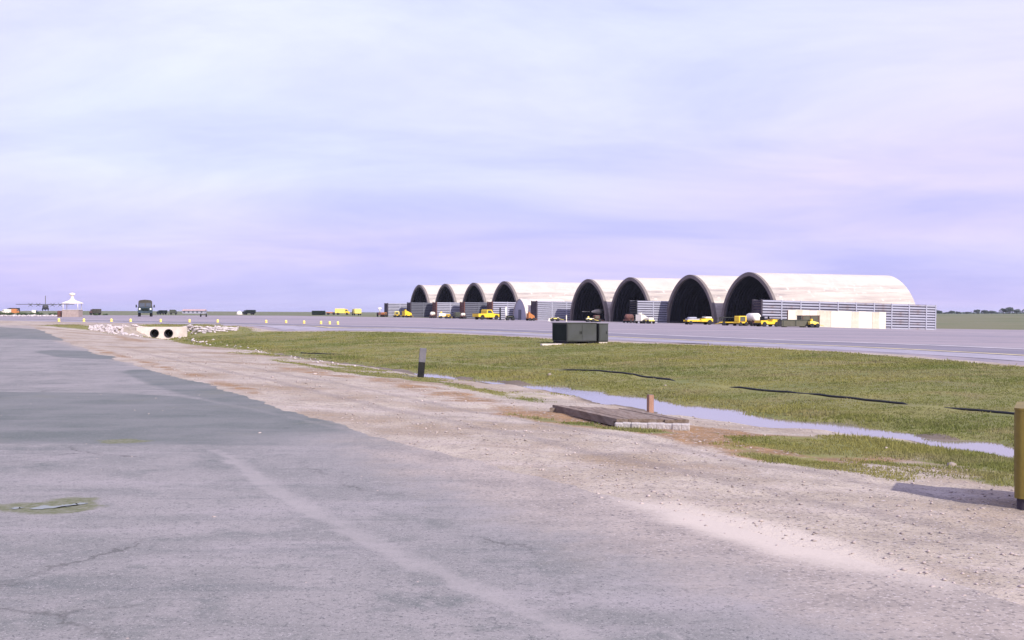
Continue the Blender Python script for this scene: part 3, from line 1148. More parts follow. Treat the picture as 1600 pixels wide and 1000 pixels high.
def revetment(p, ang, bays, label, m_='galvanised', end='rust_dark', detailed=False, half=False, drop=None):
    L = bays * BAY + (BAY * .55 if half else 0)
    dx, dy = cos(ang), sin(ang)
    z1 = H(p.x + dx * L, p.y + dy * L)
    slope = (z1 - p.z) / L if drop is None else -drop / L
    root = empty('revetment_wall', (p.x, p.y, p.z - .02), ang, 0, -math.atan(slope))
    tag(root, label, 'revetment wall', 'steel bin walls between the shelters')
    th = 1.9
    for k in range(bays):
        if detailed:
            for j in range(ROWS):
                link_mesh('slat', slat_mesh('galvanised_worn' if random.random() < .3 else m_), root, (k * BAY, random.uniform(-.012, .012), j * WALL_H / ROWS + random.uniform(-.008, .008)), (random.uniform(-.06, .06), random.uniform(-.003, .003), 0))
        else:
            link_mesh('panel', panel_mesh(m_), root, (k * BAY, 0, 0))
    if half:
        mb = MB()
        for j in range(ROWS):
            mb.prism(slat_prof(j, WALL_H / ROWS), .06, BAY * .55 - .06)
        mb.build('end_bay', m_, root, (bays * BAY, 0, 0))
    post = MB(); post.box(-.09, .09, -.13, .03, -.3, WALL_H + .02, .02)
    pm = post.mesh('post', m_)
    xs = [k * BAY for k in range(bays + 1)] + ([L] if half else [])
    for x in xs[1:]:
        link_mesh('post', pm, root, (x, 0, 0))
    MB().box(-.05, L + .05, .035, .06, -.4, WALL_H - .02).build('backing_sheet', 'groove', root)  # coloured dark, painting in the shade between the slats
    MB().box(-.05, L + .05, th, th + .06, -.4, WALL_H).build('rear_sheet', m_, root)
    MB().box(.05, L - .05, .1, th - .05, -.4, WALL_H - .25).build('earth_core', 'earth_fill', root)
    e = MB()
    for j in range(ROWS):
        z0 = j * WALL_H / ROWS
        e.prism([(x, z) for x, z in ((0, z0 + .02), (th, z0 + .02), (th, z0 + .33), (0, z0 + .33))], -.16 + .04 * (j % 2), -.05)
    e.box(-.2, -.02, -.16, .05, -.3, WALL_H + .05, .02)
    e.box(-.2, -.02, th - .02, th + .16, -.3, WALL_H + .05, .02)
    e.build('end_panel', end, root)
    return root


WALL_ANG = AX_ANG


def wall_start(px, i, r_off):
    """wall end seen in column px on the line at r_off beside shelter i"""
    b0 = SH[i] + RW * r_off
    k = (px - 800) / F
    # b0 + AX*a with X = k*Y
    a = (k * b0.y - b0.x) / (AX.x - k * AX.y)
    p = b0 + AX * a
    return Vector((p.x, p.y, H(p.x, p.y)))


def wall_at(px, i, r_off, top):
    p = wall_start(px, i, r_off)
    p.z = EYE + (HOR - top) / F * p.y - WALL_H
    return p


revetment(wall_at(606, 0, -8.7, 473.5), WALL_ANG, 4, 'steel slat wall at the row end away from the white fence', 'galvanised', 'rust_dark', drop=.1)
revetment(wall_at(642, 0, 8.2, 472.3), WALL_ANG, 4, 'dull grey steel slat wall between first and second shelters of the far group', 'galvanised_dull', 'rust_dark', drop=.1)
revetment(wall_at(682.5, 1, 8.2, 472), WALL_ANG, 4, 'bright steel slat wall with rust end between second and third shelters of the far group', 'galvanised', 'rust', drop=.1)
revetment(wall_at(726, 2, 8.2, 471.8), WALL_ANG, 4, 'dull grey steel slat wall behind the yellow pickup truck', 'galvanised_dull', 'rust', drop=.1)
revetment(wall_at(769.5, 3, 8.2, 471.2), WALL_ANG, 3, 'bright steel slat wall beside the small concrete arch hut', 'galvanised', 'rust', drop=.1)
revetment(wall_at(839, 4, -8.7, 470), WALL_ANG, 4, 'steel slat wall with dark end post beside the jet shelter', 'galvanised', 'rust_dark', drop=.1)
revetment(wall_at(995, 5, 8.0, 469.3), WALL_ANG, 4, 'steel slat wall with white cart parked in front of it', 'galvanised', 'black_void', drop=.1)
# the long wall beside the last shelter, first end and direction from the photograph's bay widths
pw = at(1190, 143.0)
pw.z = EYE + (HOR - 468) / F * pw.y - WALL_H
LONG_ANG = R(21.5)
revetment(pw, LONG_ANG, 9, 'long steel slat wall of many bays behind the white fence', 'galvanised', 'rust_dark', True, True, drop=.62)

# ------------------------------------------------------------------ white corrugated fence before the long wall
def line_hit(px, base, ang):
    k = (px - 800) / F
    a = (k * base.y - base.x) / (cos(ang) - k * sin(ang))
    return Vector((base.x + cos(ang) * a, base.y + sin(ang) * a, 0))


base = pw + Vector((sin(LONG_ANG), -cos(LONG_ANG), 0)) * 3.2
fa = line_hit(1231, base, LONG_ANG); fb = line_hit(1384, base, LONG_ANG)
flen = (fb - fa).length
fa.z = EYE - (512.6 - HOR) / F * fa.y
fbz = EYE - (515.6 - HOR) / F * fb.y
fence = empty('white_fence', fa, LONG_ANG, 0, -math.atan((fbz - fa.z) / flen))
tag(fence, 'white corrugated sheet fence standing before the long steel wall', 'fence')
NP = 14
pwid = flen / NP
sheet = MB()
n = 6
prof = []
for i in range(n * 2 + 1):
    x = pwid * i / (n * 2)
    prof.append((x, -.05 if i % 2 else .0))
v = [(x, y, z) for z in (.03, 2.36) for x, y in prof] + [(x, y + .02, z) for z in (.03, 2.36) for x, y in prof]
k = len(prof)
f = [(i, i + 1, k + i + 1, k + i) for i in range(k - 1)] + [(2 * k + i, 3 * k + i, 3 * k + i + 1, 2 * k + i + 1) for i in range(k - 1)]
f += [(k + i, k + i + 1, 3 * k + i + 1, 3 * k + i) for i in range(k - 1)]
sheet.add(v, f)
sm = sheet.mesh('sheet', 'fence_cream')
sm2 = sheet.mesh('sheet', 'fence_worn')
fp = MB(); fp.box(-.05, .05, .04, .14, -.3, 2.3); fpm = fp.mesh('fence_post', 'rust')
for i in range(NP):
    o = link_mesh('sheet', sm2 if i in (1, 4, 5, 9, 12) else sm, fence, (i * pwid, .02 * ((i * 7) % 3) - .012, .03 * ((i * 5) % 3)))
for i in range(0, NP + 1, 2):
    link_mesh('fence_post', fpm, fence, (i * pwid, 0, 0))
MB().box(0, flen, .03, .045, 1.9, 2.0).box(0, flen, .03, .045, .4, .5).build('rail', 'rust', fence)

# ------------------------------------------------------------------ small concrete arch hut
hp_ = line_hit(811.5, SH[3] + RW * 11.2, AX_ANG)
hp_ = Vector((hp_.x, hp_.y, 0)); hp_.z = EYE + (HOR - 467) / F * hp_.y - 4.1
hut = empty('arch_hut', hp_, ROT_SH)
tag(hut, 'small concrete arch hut with a grey closed end in the shelter row', 'hut')
mb, outer, inner = arch_shell(5.6, 4.1, .3, 9.0, 28)
mb.build('shell', 'concrete_pale', hut)
k = len(outer)
for y_ in (.12, 8.9):
    MB().add([(x, y_, z) for x, z in outer], [tuple(range(k))]).build('end_wall', 'galvanised', hut)
MB().box(-.5, .5, .02, .10, 0, 2.1).build('door', 'galvanised_dull', hut)

# ------------------------------------------------------------------ wheels and vehicles
def wheel(parent, x, y, r_, w_=.24, hub='hub_grey', z=None):
    z = r_ if z is None else z
    t = MB().lathe([(r_ * .62, -w_ / 2), (r_ * .94, -w_ / 2), (r_, -w_ * .3), (r_, w_ * .3), (r_ * .94, w_ / 2), (r_ * .62, w_ / 2)], 16, 'x')
    o = t.build('wheel', 'tyre', parent, (x, y, z))
    MB().lathe([(r_ * .60, -w_ * .42), (r_ * .60, w_ * .42)], 12, 'x').build('rim', hub, o)
    return o


# parked yellow pickup; local +y is forward
def pickup(loc, rz):
    t = tag(empty('pickup_truck', loc, rz), 'yellow pickup truck parked before the steel slat walls', 'pickup truck')
    hw = .95
    body = [(-2.45, .55), (-2.45, 1.12), (-.55, 1.12), (-.5, 1.10), (.75, 1.12), (.95, 1.12), (2.25, 1.02), (2.42, .9), (2.45, .5), (2.1, .48), (1.95, .8), (1.6, .92), (1.25, .8), (1.1, .45), (-1.05, .45), (-1.2, .8), (-1.55, .92), (-1.9, .8), (-2.05, .5)]
    MB().prism(body, -hw, hw).build('body', 'yellow_paint', t)
    cab = [(-.55, 1.10), (-.5, 1.75), (-.35, 1.84), (.45, 1.84), (.6, 1.78), (1.0, 1.12)]
    MB().prism(cab, -hw + .08, hw - .08).build('cab', 'yellow_paint', t)
    for s in (-1, 1):
        g = MB().prism([(-.32, 1.2), (-.3, 1.68), (.42, 1.68), (.74, 1.2)], s * (hw - .075) - .01, s * (hw - .075) + .01)
        g.build('side_window', 'glass_dark', t)
        MB().prism([(-.55, .62), (-.55, 1.06), (.7, 1.06), (.7, .62)], s * hw - .015, s * hw + .015).build('door', 'yellow_paint', t)
        MB().lathe([(.11, 2.43), (.11, 2.48)], 10, 'y', (s * .7, 0, .8)).build('headlight', 'lens', t)
        wheel(t, s * .82, 1.6, .38); wheel(t, s * .82, -1.55, .38)
    MB().add([(-.75, .66, 1.74), (.75, .66, 1.74), (.78, 1.0, 1.16), (-.78, 1.0, 1.16)], [(0, 1, 2, 3)]).build('windscreen', 'glass_dark', t)
    MB().box(-.98, .98, 2.44, 2.56, .45, .62, .03).build('bumper', 'hub_grey', t)
    MB().box(-.86, .86, -2.35, -.65, 1.10, 1.13).build('load_bed', 'black_void', t)
    return t


p = at(760, 196); pickup(p, R(-52))


# tow tractor: low yellow body with seat and steering wheel
def tug(loc, rz, label, m_='yellow_paint', s=1.0, canopy=False):
    t = tag(empty('tow_tractor', loc, rz), label, 'tow tractor')
    t.scale = (s, s, s)
    prof = [(-1.5, .35), (-1.5, .85), (-.5, .85), (-.35, .70), (.25, .70), (.35, 1.0), (1.3, .95), (1.5, .8), (1.5, .35)]
    MB().prism(prof, -.75, .75).build('body', m_, t)
    MB().box(-.5, .5, -.75, -.25, .85, .98, .03).box(-.5, .5, -.85, -.75, .85, 1.35, .03).build('seat', 'black_void', t)
    MB().cyl((.2, .30, .95), (.2, .05, 1.18), .02).lathe([(.20, -.015), (.20, .015)], 12, 'y', (.2, .05, 1.18)).build('steering_wheel', 'black_void', t)
    for sx in (-1, 1):
        wheel(t, sx * .68, .95, .34); wheel(t, sx * .68, -.95, .34)
        MB().lathe([(.08, 1.49), (.08, 1.54)], 8, 'y', (sx * .5, 0, .75)).build('headlight', 'lens', t)
    for y_ in (1.5, -1.6):
        MB().box(-.8, .8, y_, y_ + .1, .32, .52, .03).build('bumper', 'black_void', t)
    return t


def bomb_loader(loc, rz, label):
    t = tag(empty('bomb_loader', loc, rz), label, 'bomb loader')
    MB().box(-.8, .8, -.2, 1.6, .4, .85, .06).build('body', 'yellow_paint', t)
    MB().box(-.7, .7, .5, 1.5, .85, 1.12, .1).build('engine_cover', 'white_paint', t)
    for s in (-1, 1):
        MB().box(s * .62 - .09, s * .62 + .09, -2.2, -.1, .45, .68, .02).build('lift_arm', 'yellow_paint', t)
        wheel(t, s * .7, 1.1, .36); wheel(t, s * .7, -1.7, .28)
    MB().box(-.5, .5, -2.0, -.3, .70, .86).box(-.4, .4, -1.8, -.6, .86, 1.08, .1).build('load_table', 'aluminium', t)
    MB().box(-.25, .25, .05, .45, .85, 1.05, .03).build('seat', 'black_void', t)
    return t


bomb_loader(at(1094, 150) + Vector((0, 0, 0)), R(-76), 'low yellow bomb loader with pale load in shelter mouth')


def cart(loc, rz, label, top='box', body='yellow_paint', topm='yellow_pale', L=2.0, W=1.2, h=.8, name='equipment_cart', cat='cart', frame=None):
    """ground power or service cart: chassis, housing, four wheels, tow bar"""
    t = tag(empty(name, loc, rz), label, cat)
    MB().box(-W / 2, W / 2, -L / 2, L / 2, .38, .52, .02).build('chassis', frame or body, t)
    if top == 'box':
        MB().box(-W / 2 + .05, W / 2 - .05, -L / 2 + .1, L / 2 - .1, .52, .52 + h, .08).build('housing', topm, t)
        MB().box(-W / 2 + .2, W / 2 - .2, L / 2 - .11, L / 2 - .07, .62, .42 + h).build('grille', 'black_void', t)
        MB().box(W / 2 - .06, W / 2 - .03, -L / 3, L / 4, .62, .42 + h).build('side_panel', 'olive_light', t)
    elif top == 'tank':
        MB().lathe([(.02, -L / 2), (h * .35, -L / 2 + .02), (h * .5, -L / 2 + .15), (h * .5, L / 2 - .15), (h * .35, L / 2 - .02), (.02, L / 2)], 18, 'y', (0, 0, .55 + h / 2)).build('tank', topm, t)
        for y_ in (-L / 3, L / 3):
            MB().box(-W / 2.6, W / 2.6, y_, y_ + .12, .5, .9).build('saddle', frame or body, t)
    elif top == 'frame':
        mb = MB()
        for sx in (-1, 1):
            for sy in (-1, 1):
                mb.box(sx * (W / 2 - .05) - .05, sx * (W / 2 - .05) + .05, sy * (L / 2 - .05) - .05, sy * (L / 2 - .05) + .05, .52, .52 + h)
        mb.box(-W / 2, -W / 2 + .1, -L / 2, L / 2, .5 + h, .6 + h).box(W / 2 - .1, W / 2, -L / 2, L / 2, .5 + h, .6 + h)
        mb.build('rack', topm, t)
    elif top == 'wedge':
        MB().prism([(-L / 2, .52), (-L / 2, .52 + h), (-L / 6, .52 + h), (L / 2.2, .52 + h * .45), (L / 2, .52)], -W / 2 + .06, W / 2 - .06).build('housing', topm, t)
        MB().box(-.22, .22, -L / 3, -L / 6, .52 + h, .78 + h, .03).build('control_box', body, t)
    for sx in (-1, 1):
        wheel(t, sx * W * .5, L * .32, .27, .16); wheel(t, sx * W * .5, -L * .32, .27, .16)
    MB().cyl((0, L / 2, .42), (0, L / 2 + .8, .22), .035, n=6).build('tow_bar', frame or body, t)
    return t


# equipment in front of the last shelter
cart(at(1147, 142), R(64), 'low yellow flat trailer with rails in the last shelter mouth', 'frame', 'yellow_paint', 'olive', 3.6, 1.5, .55, 'flat_trailer', 'trailer')
cart(at(1157, 139), R(-60), 'boxy yellow ground cart beside the white tank cart', 'box', 'yellow_paint', 'yellow_paint', 1.5, 1.1, .80)
cart(at(1177, 140), R(18), 'white tank on a rust brown cart before the long wall', 'tank', 'rust', 'white_paint', 2.2, 1.3, 1.15, 'tank_cart', 'cart', 'rust')
tug(at(1199, 135.5), R(-68), 'low yellow tow tractor parked by the olive crates', s=.95)
cart(at(1271, 131), R(-80), 'small yellow cart before the white fence', 'wedge', 'yellow_paint', 'yellow_pale', 1.1, .8, .30)


def crate(loc, rz, L, W, h, label, m_='olive_light', lid='olive'):
    t = tag(empty('equipment_crate', loc, rz), label, 'crate', 'olive crates by the white fence')
    MB().box(-L / 2, L / 2, -W / 2, W / 2, .12, h, .03).build('box', m_, t)
    MB().box(-L / 2 - .03, L / 2 + .03, -W / 2 - .03, W / 2 + .03, h, h + .08, .02).build('lid', lid, t)
    for x in (-L / 3, L / 3):
        MB().box(x - .08, x + .08, -W / 2, W / 2, 0, .12).build('skid', 'rust_dark', t)
    for x in (-L / 2 + .2, 0, L / 2 - .2):
        MB().box(x - .04, x + .04, -W / 2 - .05, -W / 2, .2, h - .02).build('strap', lid, t)
    return t


c1 = at(1240, 131.5)
crate(c1, R(12), 3.7, 1.2, .86, 'long low olive crate standing in front of the white fence')
c2 = at(1263, 134.0)
crate(c2 + Vector((0, 0, 0)), R(12), 2.5, 1.2, 1.42, 'taller olive crate standing behind the long low crate', 'olive_light', 'rust')

# equipment along the other shelters
cart(at(1003, 158), R(-40), 'white topped cart before the steel wall', 'wedge', 'white_paint', 'white_paint', 1.8, 1.1, .8)
cart(at(1014, 157), R(30), 'low cream cart beside the white topped cart', 'box', 'yellow_pale', 'radome', 1.4, 1.0, .35)
cart(at(983, 164), R(-30), 'rust brown trailer with pale nose at a shelter mouth', 'tank', 'rust', 'rust', 2.0, 1.1, .8, 'equipment_trailer', 'trailer', 'rust')
cart(at(636, 231), R(-50), 'yellow wedge cart by the dull steel wall at the row end', 'wedge', 'yellow_paint', 'yellow_paint', 1.8, 1.2, .9)
cart(at(620, 236), R(-70), 'small yellow box cart standing against the end slat wall', 'box', 'yellow_paint', 'yellow_pale', 1.2, .9, .75)
cart(at(676, 221), R(-20), 'cream tank cart by a rusty wall end', 'tank', 'rust', 'radome', 1.3, .9, .75, 'tank_cart')
cart(at(693, 214), R(-75), 'white wedge cart before the bright slat wall', 'wedge', 'yellow_paint', 'white_paint', 1.9, 1.1, .6)
cart(at(700, 212), R(-75), 'low yellow cart touching distance from the white wedge cart', 'box', 'yellow_paint', 'yellow_paint', 1.0, .9, .35)
cart(at(714, 212), R(20), 'olive generator cart in shade of the slat wall', 'box', 'olive', 'olive', 1.6, 1.2, .8)
cart(at(723.5, 208), R(-30), 'pale tank cart beside the dull slat wall end', 'tank', 'rust', 'radome', 1.0, .8, .6, 'tank_cart')
cart(at(829, 184), R(-60), 'orange brown cart between arch hut and dark wall end', 'wedge', 'orange_paint', 'orange_paint', 1.2, .9, .75)
cart(at(797, 186), R(-80), 'low dark cart in front of the arch hut', 'box', 'dark_green', 'dark_green', 1.5, .9, .3)
cart(at(867, 181), R(-80), 'low cream cart before the slat wall by the jet shelter', 'box', 'yellow_pale', 'radome', 1.5, .7, .12)
cart(at(922, 172), R(-80), 'low cream stand in front of the jet shelter', 'wedge', 'yellow_pale', 'radome', 1.2, .8, .15)
cart(at(932, 173), R(-70), 'small rust red cart in front of the jet shelter', 'box', 'rust', 'rust', 1.1, .9, .6)


def post(loc, h, r_, m_, label, name='post', rx=0):
    t = tag(empty(name, loc, 0, rx), label, 'post')
    MB().cyl((0, 0, -.2), (0, 0, h), r_, r_ * .85, 10).build('pole', m_, t)
    MB().lathe([(r_ * 1.9, 0), (r_ * 1.9, .06), (r_ * 1.1, .10)], 10, 'z').build('base_collar', m_, t)
    MB().lathe([(r_ * 1.15, h), (r_ * 1.15, h + .05), (.01, h + .09)], 10, 'z').build('cap', m_, t)
    return t


post(at(781.5, 190), 2.2, .16, 'black_paint', 'dark post standing beside the yellow pickup truck')
post(at(790.5, 188), 2.3, .16, 'white_paint', 'white post standing between pickup and arch hut')
post(at(885, 177), 1.0, .09, 'radome', 'short pale post before the jet shelter')
post(at(858, 178), .45, .16, 'white_paint', 'short white bollard behind the grey cabinets')

# white figure-like pole group at the far end: a light cart with mast
lc = tag(empty('light_cart', at(594, 247), R(20)), 'white mast light cart at the row end away from the fence', 'light cart')
MB().box(-.6, .6, -.9, .9, .4, 1.0, .05).build('housing', 'rust', lc)
MB().cyl((0, .4, 1.0), (0, .4, 2.1), .12, n=8).build('mast', 'white_paint', lc)
MB().box(-.4, .4, .25, .55, 1.7, 2.1, .08).build('lamp_head', 'white_paint', lc)
for sx in (-1, 1):
    wheel(lc, sx * .6, 0, .4)
cart(at(600, 243), R(-30), 'rust orange cart beside the white mast light cart', 'box', 'rust', 'orange_paint', 1.2, 1.0, .5)


# jet fighter nosing out of shelter five; local -y is the nose
def jet(loc, rz, label):
    t = tag(empty('jet_fighter', loc, rz), label, 'aircraft')
    fus = MB().lathe([(.05, -1.0), (.42, .1), (.62, 1.4), (.75, 3.2), (.8, 6.5), (.75, 10), (.5, 13.2), (.4, 13.6)], 16, 'y', (0, 0, 1.75))
    fus.build('fuselage', 'camo', t)
    MB().lathe([(.02, -1.9), (.16, -1.7), (.32, -1.2), (.44, -.45), (.44, .05)], 16, 'y', (0, 0, 1.72)).build('nose_cone', 'radome', t)
    MB().cyl((0, -3.8, 1.72), (0, -2.2, 1.72), .035, .05, 6).build('pitot_boom', 'radome', t)
    MB().lathe([(.05, 1.0), (.32, 1.5), (.42, 2.3), (.36, 3.4), (.1, 4.4)], 14, 'y', (0, 0, 2.35)).build('canopy', 'glass_dark', t)
    for s in (-1, 1):
        v = [(s * .6, 4.8, 1.5), (s * .6, 9.6, 1.5), (s * 4.6, 9.6, 1.55), (s * 4.6, 8.4, 1.55)]
        v2 = [(x, y, z + .16) for x, y, z in v]
        MB().add(v + v2, [(0, 1, 2, 3), (7, 6, 5, 4), (0, 4, 5, 1), (1, 5, 6, 2), (2, 6, 7, 3), (3, 7, 4, 0)]).build('wing', 'camo', t)
        v = [(s * .3, 11.4, 1.6), (s * .3, 13.4, 1.6), (s * 2.3, 13.9, 1.5), (s * 2.3, 13.0, 1.5)]
        v2 = [(x, y, z + .1) for x, y, z in v]
        MB().add(v + v2, [(0, 1, 2, 3), (7, 6, 5, 4), (0, 4, 5, 1), (1, 5, 6, 2), (2, 6, 7, 3), (3, 7, 4, 0)]).build('tailplane', 'camo', t)
        MB().box(s * .85 - .28, s * .85 + .28, 2.6, 6.8, 1.35, 2.2, .12).build('air_intake', 'camo', t)
        MB().cyl((s * 1.6, 7.2, 1.5), (s * 1.7, 7.2, .3), .07, n=6).build('gear_strut', 'aluminium', t)
        wheel(t, s * 1.72, 7.2, .36, .22)
    v = [(-.06, 10.4, 2.3), (-.06, 13.6, 2.2), (-.06, 14.0, 4.3), (-.06, 12.9, 4.3)]
    v2 = [(.06, y, z) for x, y, z in v]
    MB().add(v + v2, [(0, 1, 2, 3), (7, 6, 5, 4), (0, 4, 5, 1), (1, 5, 6, 2), (2, 6, 7, 3), (3, 7, 4, 0)]).build('tail_fin', 'camo', t)
    MB().cyl((0, .9, 1.5), (0, .9, .25), .06, n=6).build('nose_strut', 'radome', t)
    wheel(t, 0, .9, .26, .18)
    return t


jp = shelter_pt(4, -1.0, 3.0)
jet(jp, ROT_SH, 'camouflaged jet with pale nose cone inside an arch shelter')


# army truck coming down the taxiway, seen from the front; local -y is forward
def army_truck(loc, rz, label, s=1.0):
    t = tag(empty('army_truck', loc, rz), label, 'truck')
    t.scale = (s, s, s)
    MB().prism([(-2.6, .95), (-2.65, 1.45), (-1.2, 1.6), (-1.2, .9)], -.62, .62).build('hood', 'olive_blue', t)
    MB().box(-.55, .55, -2.68, -2.62, .85, 1.42).build('grille', 'dark_green', t)
    MB().box(-1.15, 1.15, -2.95, -2.75, .62, .92, .04).build('bumper', 'olive_blue', t)
    MB().box(-1.05, 1.05, -1.2, .35, .85, 1.62, .04).build('cab', 'olive_blue', t)
    MB().prism([(-1.15, 1.62), (-1.0, 2.35), (.35, 2.4), (.35, 1.62)], -1.0, 1.0).build('cab_top', 'canvas', t)
    for s_ in (-1, 1):
        MB().add([(s_ * .08, -1.17, 1.68), (s_ * .9, -1.17, 1.68), (s_ * .88, -1.04, 2.28), (s_ * .08, -1.04, 2.28)], [(0, 1, 2, 3)]).build('windscreen', 'glass_dark', t)
        MB().prism([(-2.75, 1.0), (-2.6, 1.28), (-1.5, 1.32), (-1.15, .95), (-1.3, .9), (-1.6, 1.18), (-2.5, 1.15)], s_ * .65, s_ * 1.18).build('fender', 'olive_blue', t)
        MB().lathe([(.14, -2.72), (.14, -2.60)], 12, 'y', (s_ * .86, 0, 1.30)).build('headlight', 'lens', t)
        MB().box(s_ * 1.42 - .10, s_ * 1.42 + .10, -1.1, -1.04, 1.55, 2.0).cyl((s_ * 1.02, -1.0, 1.6), (s_ * 1.42, -1.05, 1.7), .025, n=6).build('mirror', 'dark_green', t)
        wheel(t, s_ * .98, -2.05, .52, .3, 'olive')
        wheel(t, s_ * .95, 2.0, .52, .45, 'olive'); wheel(t, s_ * .95, 3.2, .52, .45, 'olive')
    MB().box(-1.15, 1.15, .45, 4.2, 1.05, 1.6, .03).build('cargo_bed', 'olive', t)
    arc = [(-1.1, 1.6), (-1.1, 2.55), (-.9, 2.78), (0, 2.88), (.9, 2.78), (1.1, 2.55), (1.1, 1.6)]
    mb = MB(); n = len(arc)
    mb.add([(x, .45, z) for x, z in arc] + [(x, 4.2, z) for x, z in arc],
           [tuple(range(n)), tuple(range(2 * n - 1, n - 1, -1))] + [(i, i + 1, n + i + 1, n + i) for i in range(n - 1)])
    mb.build('canvas_cover', 'canvas', t)
    MB().box(-.4, .4, -2.6, 4.2, .6, .85).build('chassis', 'black_void', t)
    return t


army_truck(at(227, 193), R(18.5), 'olive army truck with canvas top driving along the taxiway', 1.06)


def boxy_vehicle(loc, rz, label, m_, L=4.6, W=2.0, h=1.9, name='parked_van', cat='van', cabm=None, group=None):
    """small far vehicle: chassis box, cab, windows, wheels; +y forward"""
    t = tag(empty(name, loc, rz), label, cat, group)
    MB().box(-W / 2, W / 2, -L / 2, L * .18, .5, h, .08).build('cargo_box', m_, t)
    MB().prism([(L * .19, .45), (L * .19, h * .92), (L * .34, h * .92), (L * .40, h * .60), (L * .5, h * .52), (L * .5, .45)], -W / 2 + .04, W / 2 - .04).build('cab', cabm or m_, t)
    for s in (-1, 1):
        MB().prism([(L * .22, h * .60), (L * .22, h * .84), (L * .32, h * .84), (L * .37, h * .60)], s * (W / 2 - .04) - .01, s * (W / 2 - .04) + .01).build('window', 'glass_dark', t)
        wheel(t, s * (W / 2 - .12), L * .32, .38); wheel(t, s * (W / 2 - .12), -L * .3, .38)
    MB().add([(-W / 2 + .15, L * .345, h * .88), (W / 2 - .15, L * .345, h * .88), (W / 2 - .15, L * .405, h * .62), (-W / 2 + .15, L * .405, h * .62)], [(0, 1, 2, 3)]).build('windscreen', 'glass_dark', t)
    return t


G1 = 'vehicles across the airfield'
boxy_vehicle(at(149, 300, None), R(80), 'dark van with pale roof beyond the pagoda kiosk', 'canvas', 2.6, 1.9, 1.7, cabm='rust', group=G1)
boxy_vehicle(at(253, 420), R(78), 'dark green truck on the horizon beside the army truck', 'dark_green', 3.6, 2.0, 1.7, 'parked_truck', 'truck', group=G1)
boxy_vehicle(at(271, 410), R(-70), 'olive truck on the horizon next to the long pink roofed building', 'olive', 2.8, 2.0, 1.9, 'parked_truck', 'truck', group=G1)
boxy_vehicle(at(389, 380), R(84), 'dark truck by the white dome on the horizon', 'dark_green', 4.2, 2.2, 1.7, 'parked_truck', 'truck', group=G1)
boxy_vehicle(at(535, 330), R(-86), 'bright yellow box truck parked at the end of the shelters', 'yellow_pale', 4.4, 2.0, 1.9, 'box_truck', 'truck', 'yellow_paint', G1)
boxy_vehicle(at(557, 300), R(20), 'yellow truck end on beside the bright yellow box truck', 'yellow_pale', 4.0, 1.9, 1.8, 'box_truck', 'truck', 'rust', G1)
boxy_vehicle(at(517, 320), R(-84), 'low orange car between green container and yellow box truck', 'orange_paint', 2.6, 1.5, .85, 'parked_car', 'car', group=G1)
boxy_vehicle(at(20, 520), R(80), 'dark green truck at the aircraft parking beyond the kiosk', 'dark_green', 6.0, 2.4, 2.6, 'parked_truck', 'truck', group=G1)
boxy_vehicle(at(24, 420), R(-70), 'orange van on the aircraft parking beyond the kiosk', 'orange_paint', 2.8, 1.9, 2.2, group=G1)
boxy_vehicle(at(10, 440), R(85), 'white van with yellow roof load at the aircraft parking', 'white_paint', 3.2, 1.9, 2.1, group=G1)
boxy_vehicle(at(55, 460), R(-80), 'small white van before the parked transport aircraft', 'white_paint', 2.4, 1.8, 1.7, cabm='dark_green', group=G1)

cont = tag(empty('shipping_container', at(498, 300), R(4)), 'dark green container with pale end standing beside the orange car', 'container')
MB().box(-1.75, 1.75, -1.0, 1.0, .1, 1.2, .03).build('box', 'dark_green', cont)
mb = MB()
for i in range(9):
    mb.box(-1.6 + i * .4 - .08, -1.6 + i * .4 + .08, -1.05, -1.0, .2, 1.1)
mb.build('rib', 'dark_green', cont)
MB().box(-1.80, -1.75, -.9, .9, .2, 1.1).build('door', 'black_void', cont)
MB().box(-1.7, 1.7, -.9, .9, -.1, .1).build('skid', 'black_void', cont)

# tow dolly on the taxiway
dol = tag(empty('tow_dolly', at(318, 182), R(10)), 'small dark two wheeled dolly standing on the taxiway', 'dolly')
MB().box(-.45, .45, -.5, .5, .35, .45, .02).cyl((0, .5, .4), (0, 1.3, .3), .04, n=6).build('frame', 'canvas', dol)
for sx in (-1, 1):
    wheel(dol, sx * .45, 0, .3, .2)

dome = tag(empty('white_dome', at(374, 430), 0), 'white round dome tank by the dark truck on the horizon', 'dome')
MB().lathe([(1.1, -.2), (1.1, .35), (1.0, .8), (.7, 1.2), (.3, 1.4), (.02, 1.45)], 16, 'z').build('shell', 'white_paint', dome)
MB().lathe([(1.2, -.2), (1.2, .15)], 16, 'z').build('base_ring', 'concrete_pale', dome)

bl = at(302, 560)
hb = tag(empty('long_building', bl, R(3)), 'long low building with pink roof on the horizon', 'building')
MB().box(-5.6, 5.6, 0, 5, -.3, 1.4).build('wall', 'galvanised', hb)
MB().prism([(-.4, 1.4), (2.5, 2.2), (5.4, 1.4)], -5.9, 5.9).build('roof', 'roof_pink', hb)
for i in range(5):
    MB().box(-4.6 + i * 2.2 - .45, -4.6 + i * 2.2 + .45, -.03, 0, .4, 1.1).build('window', 'glass_dark', hb)

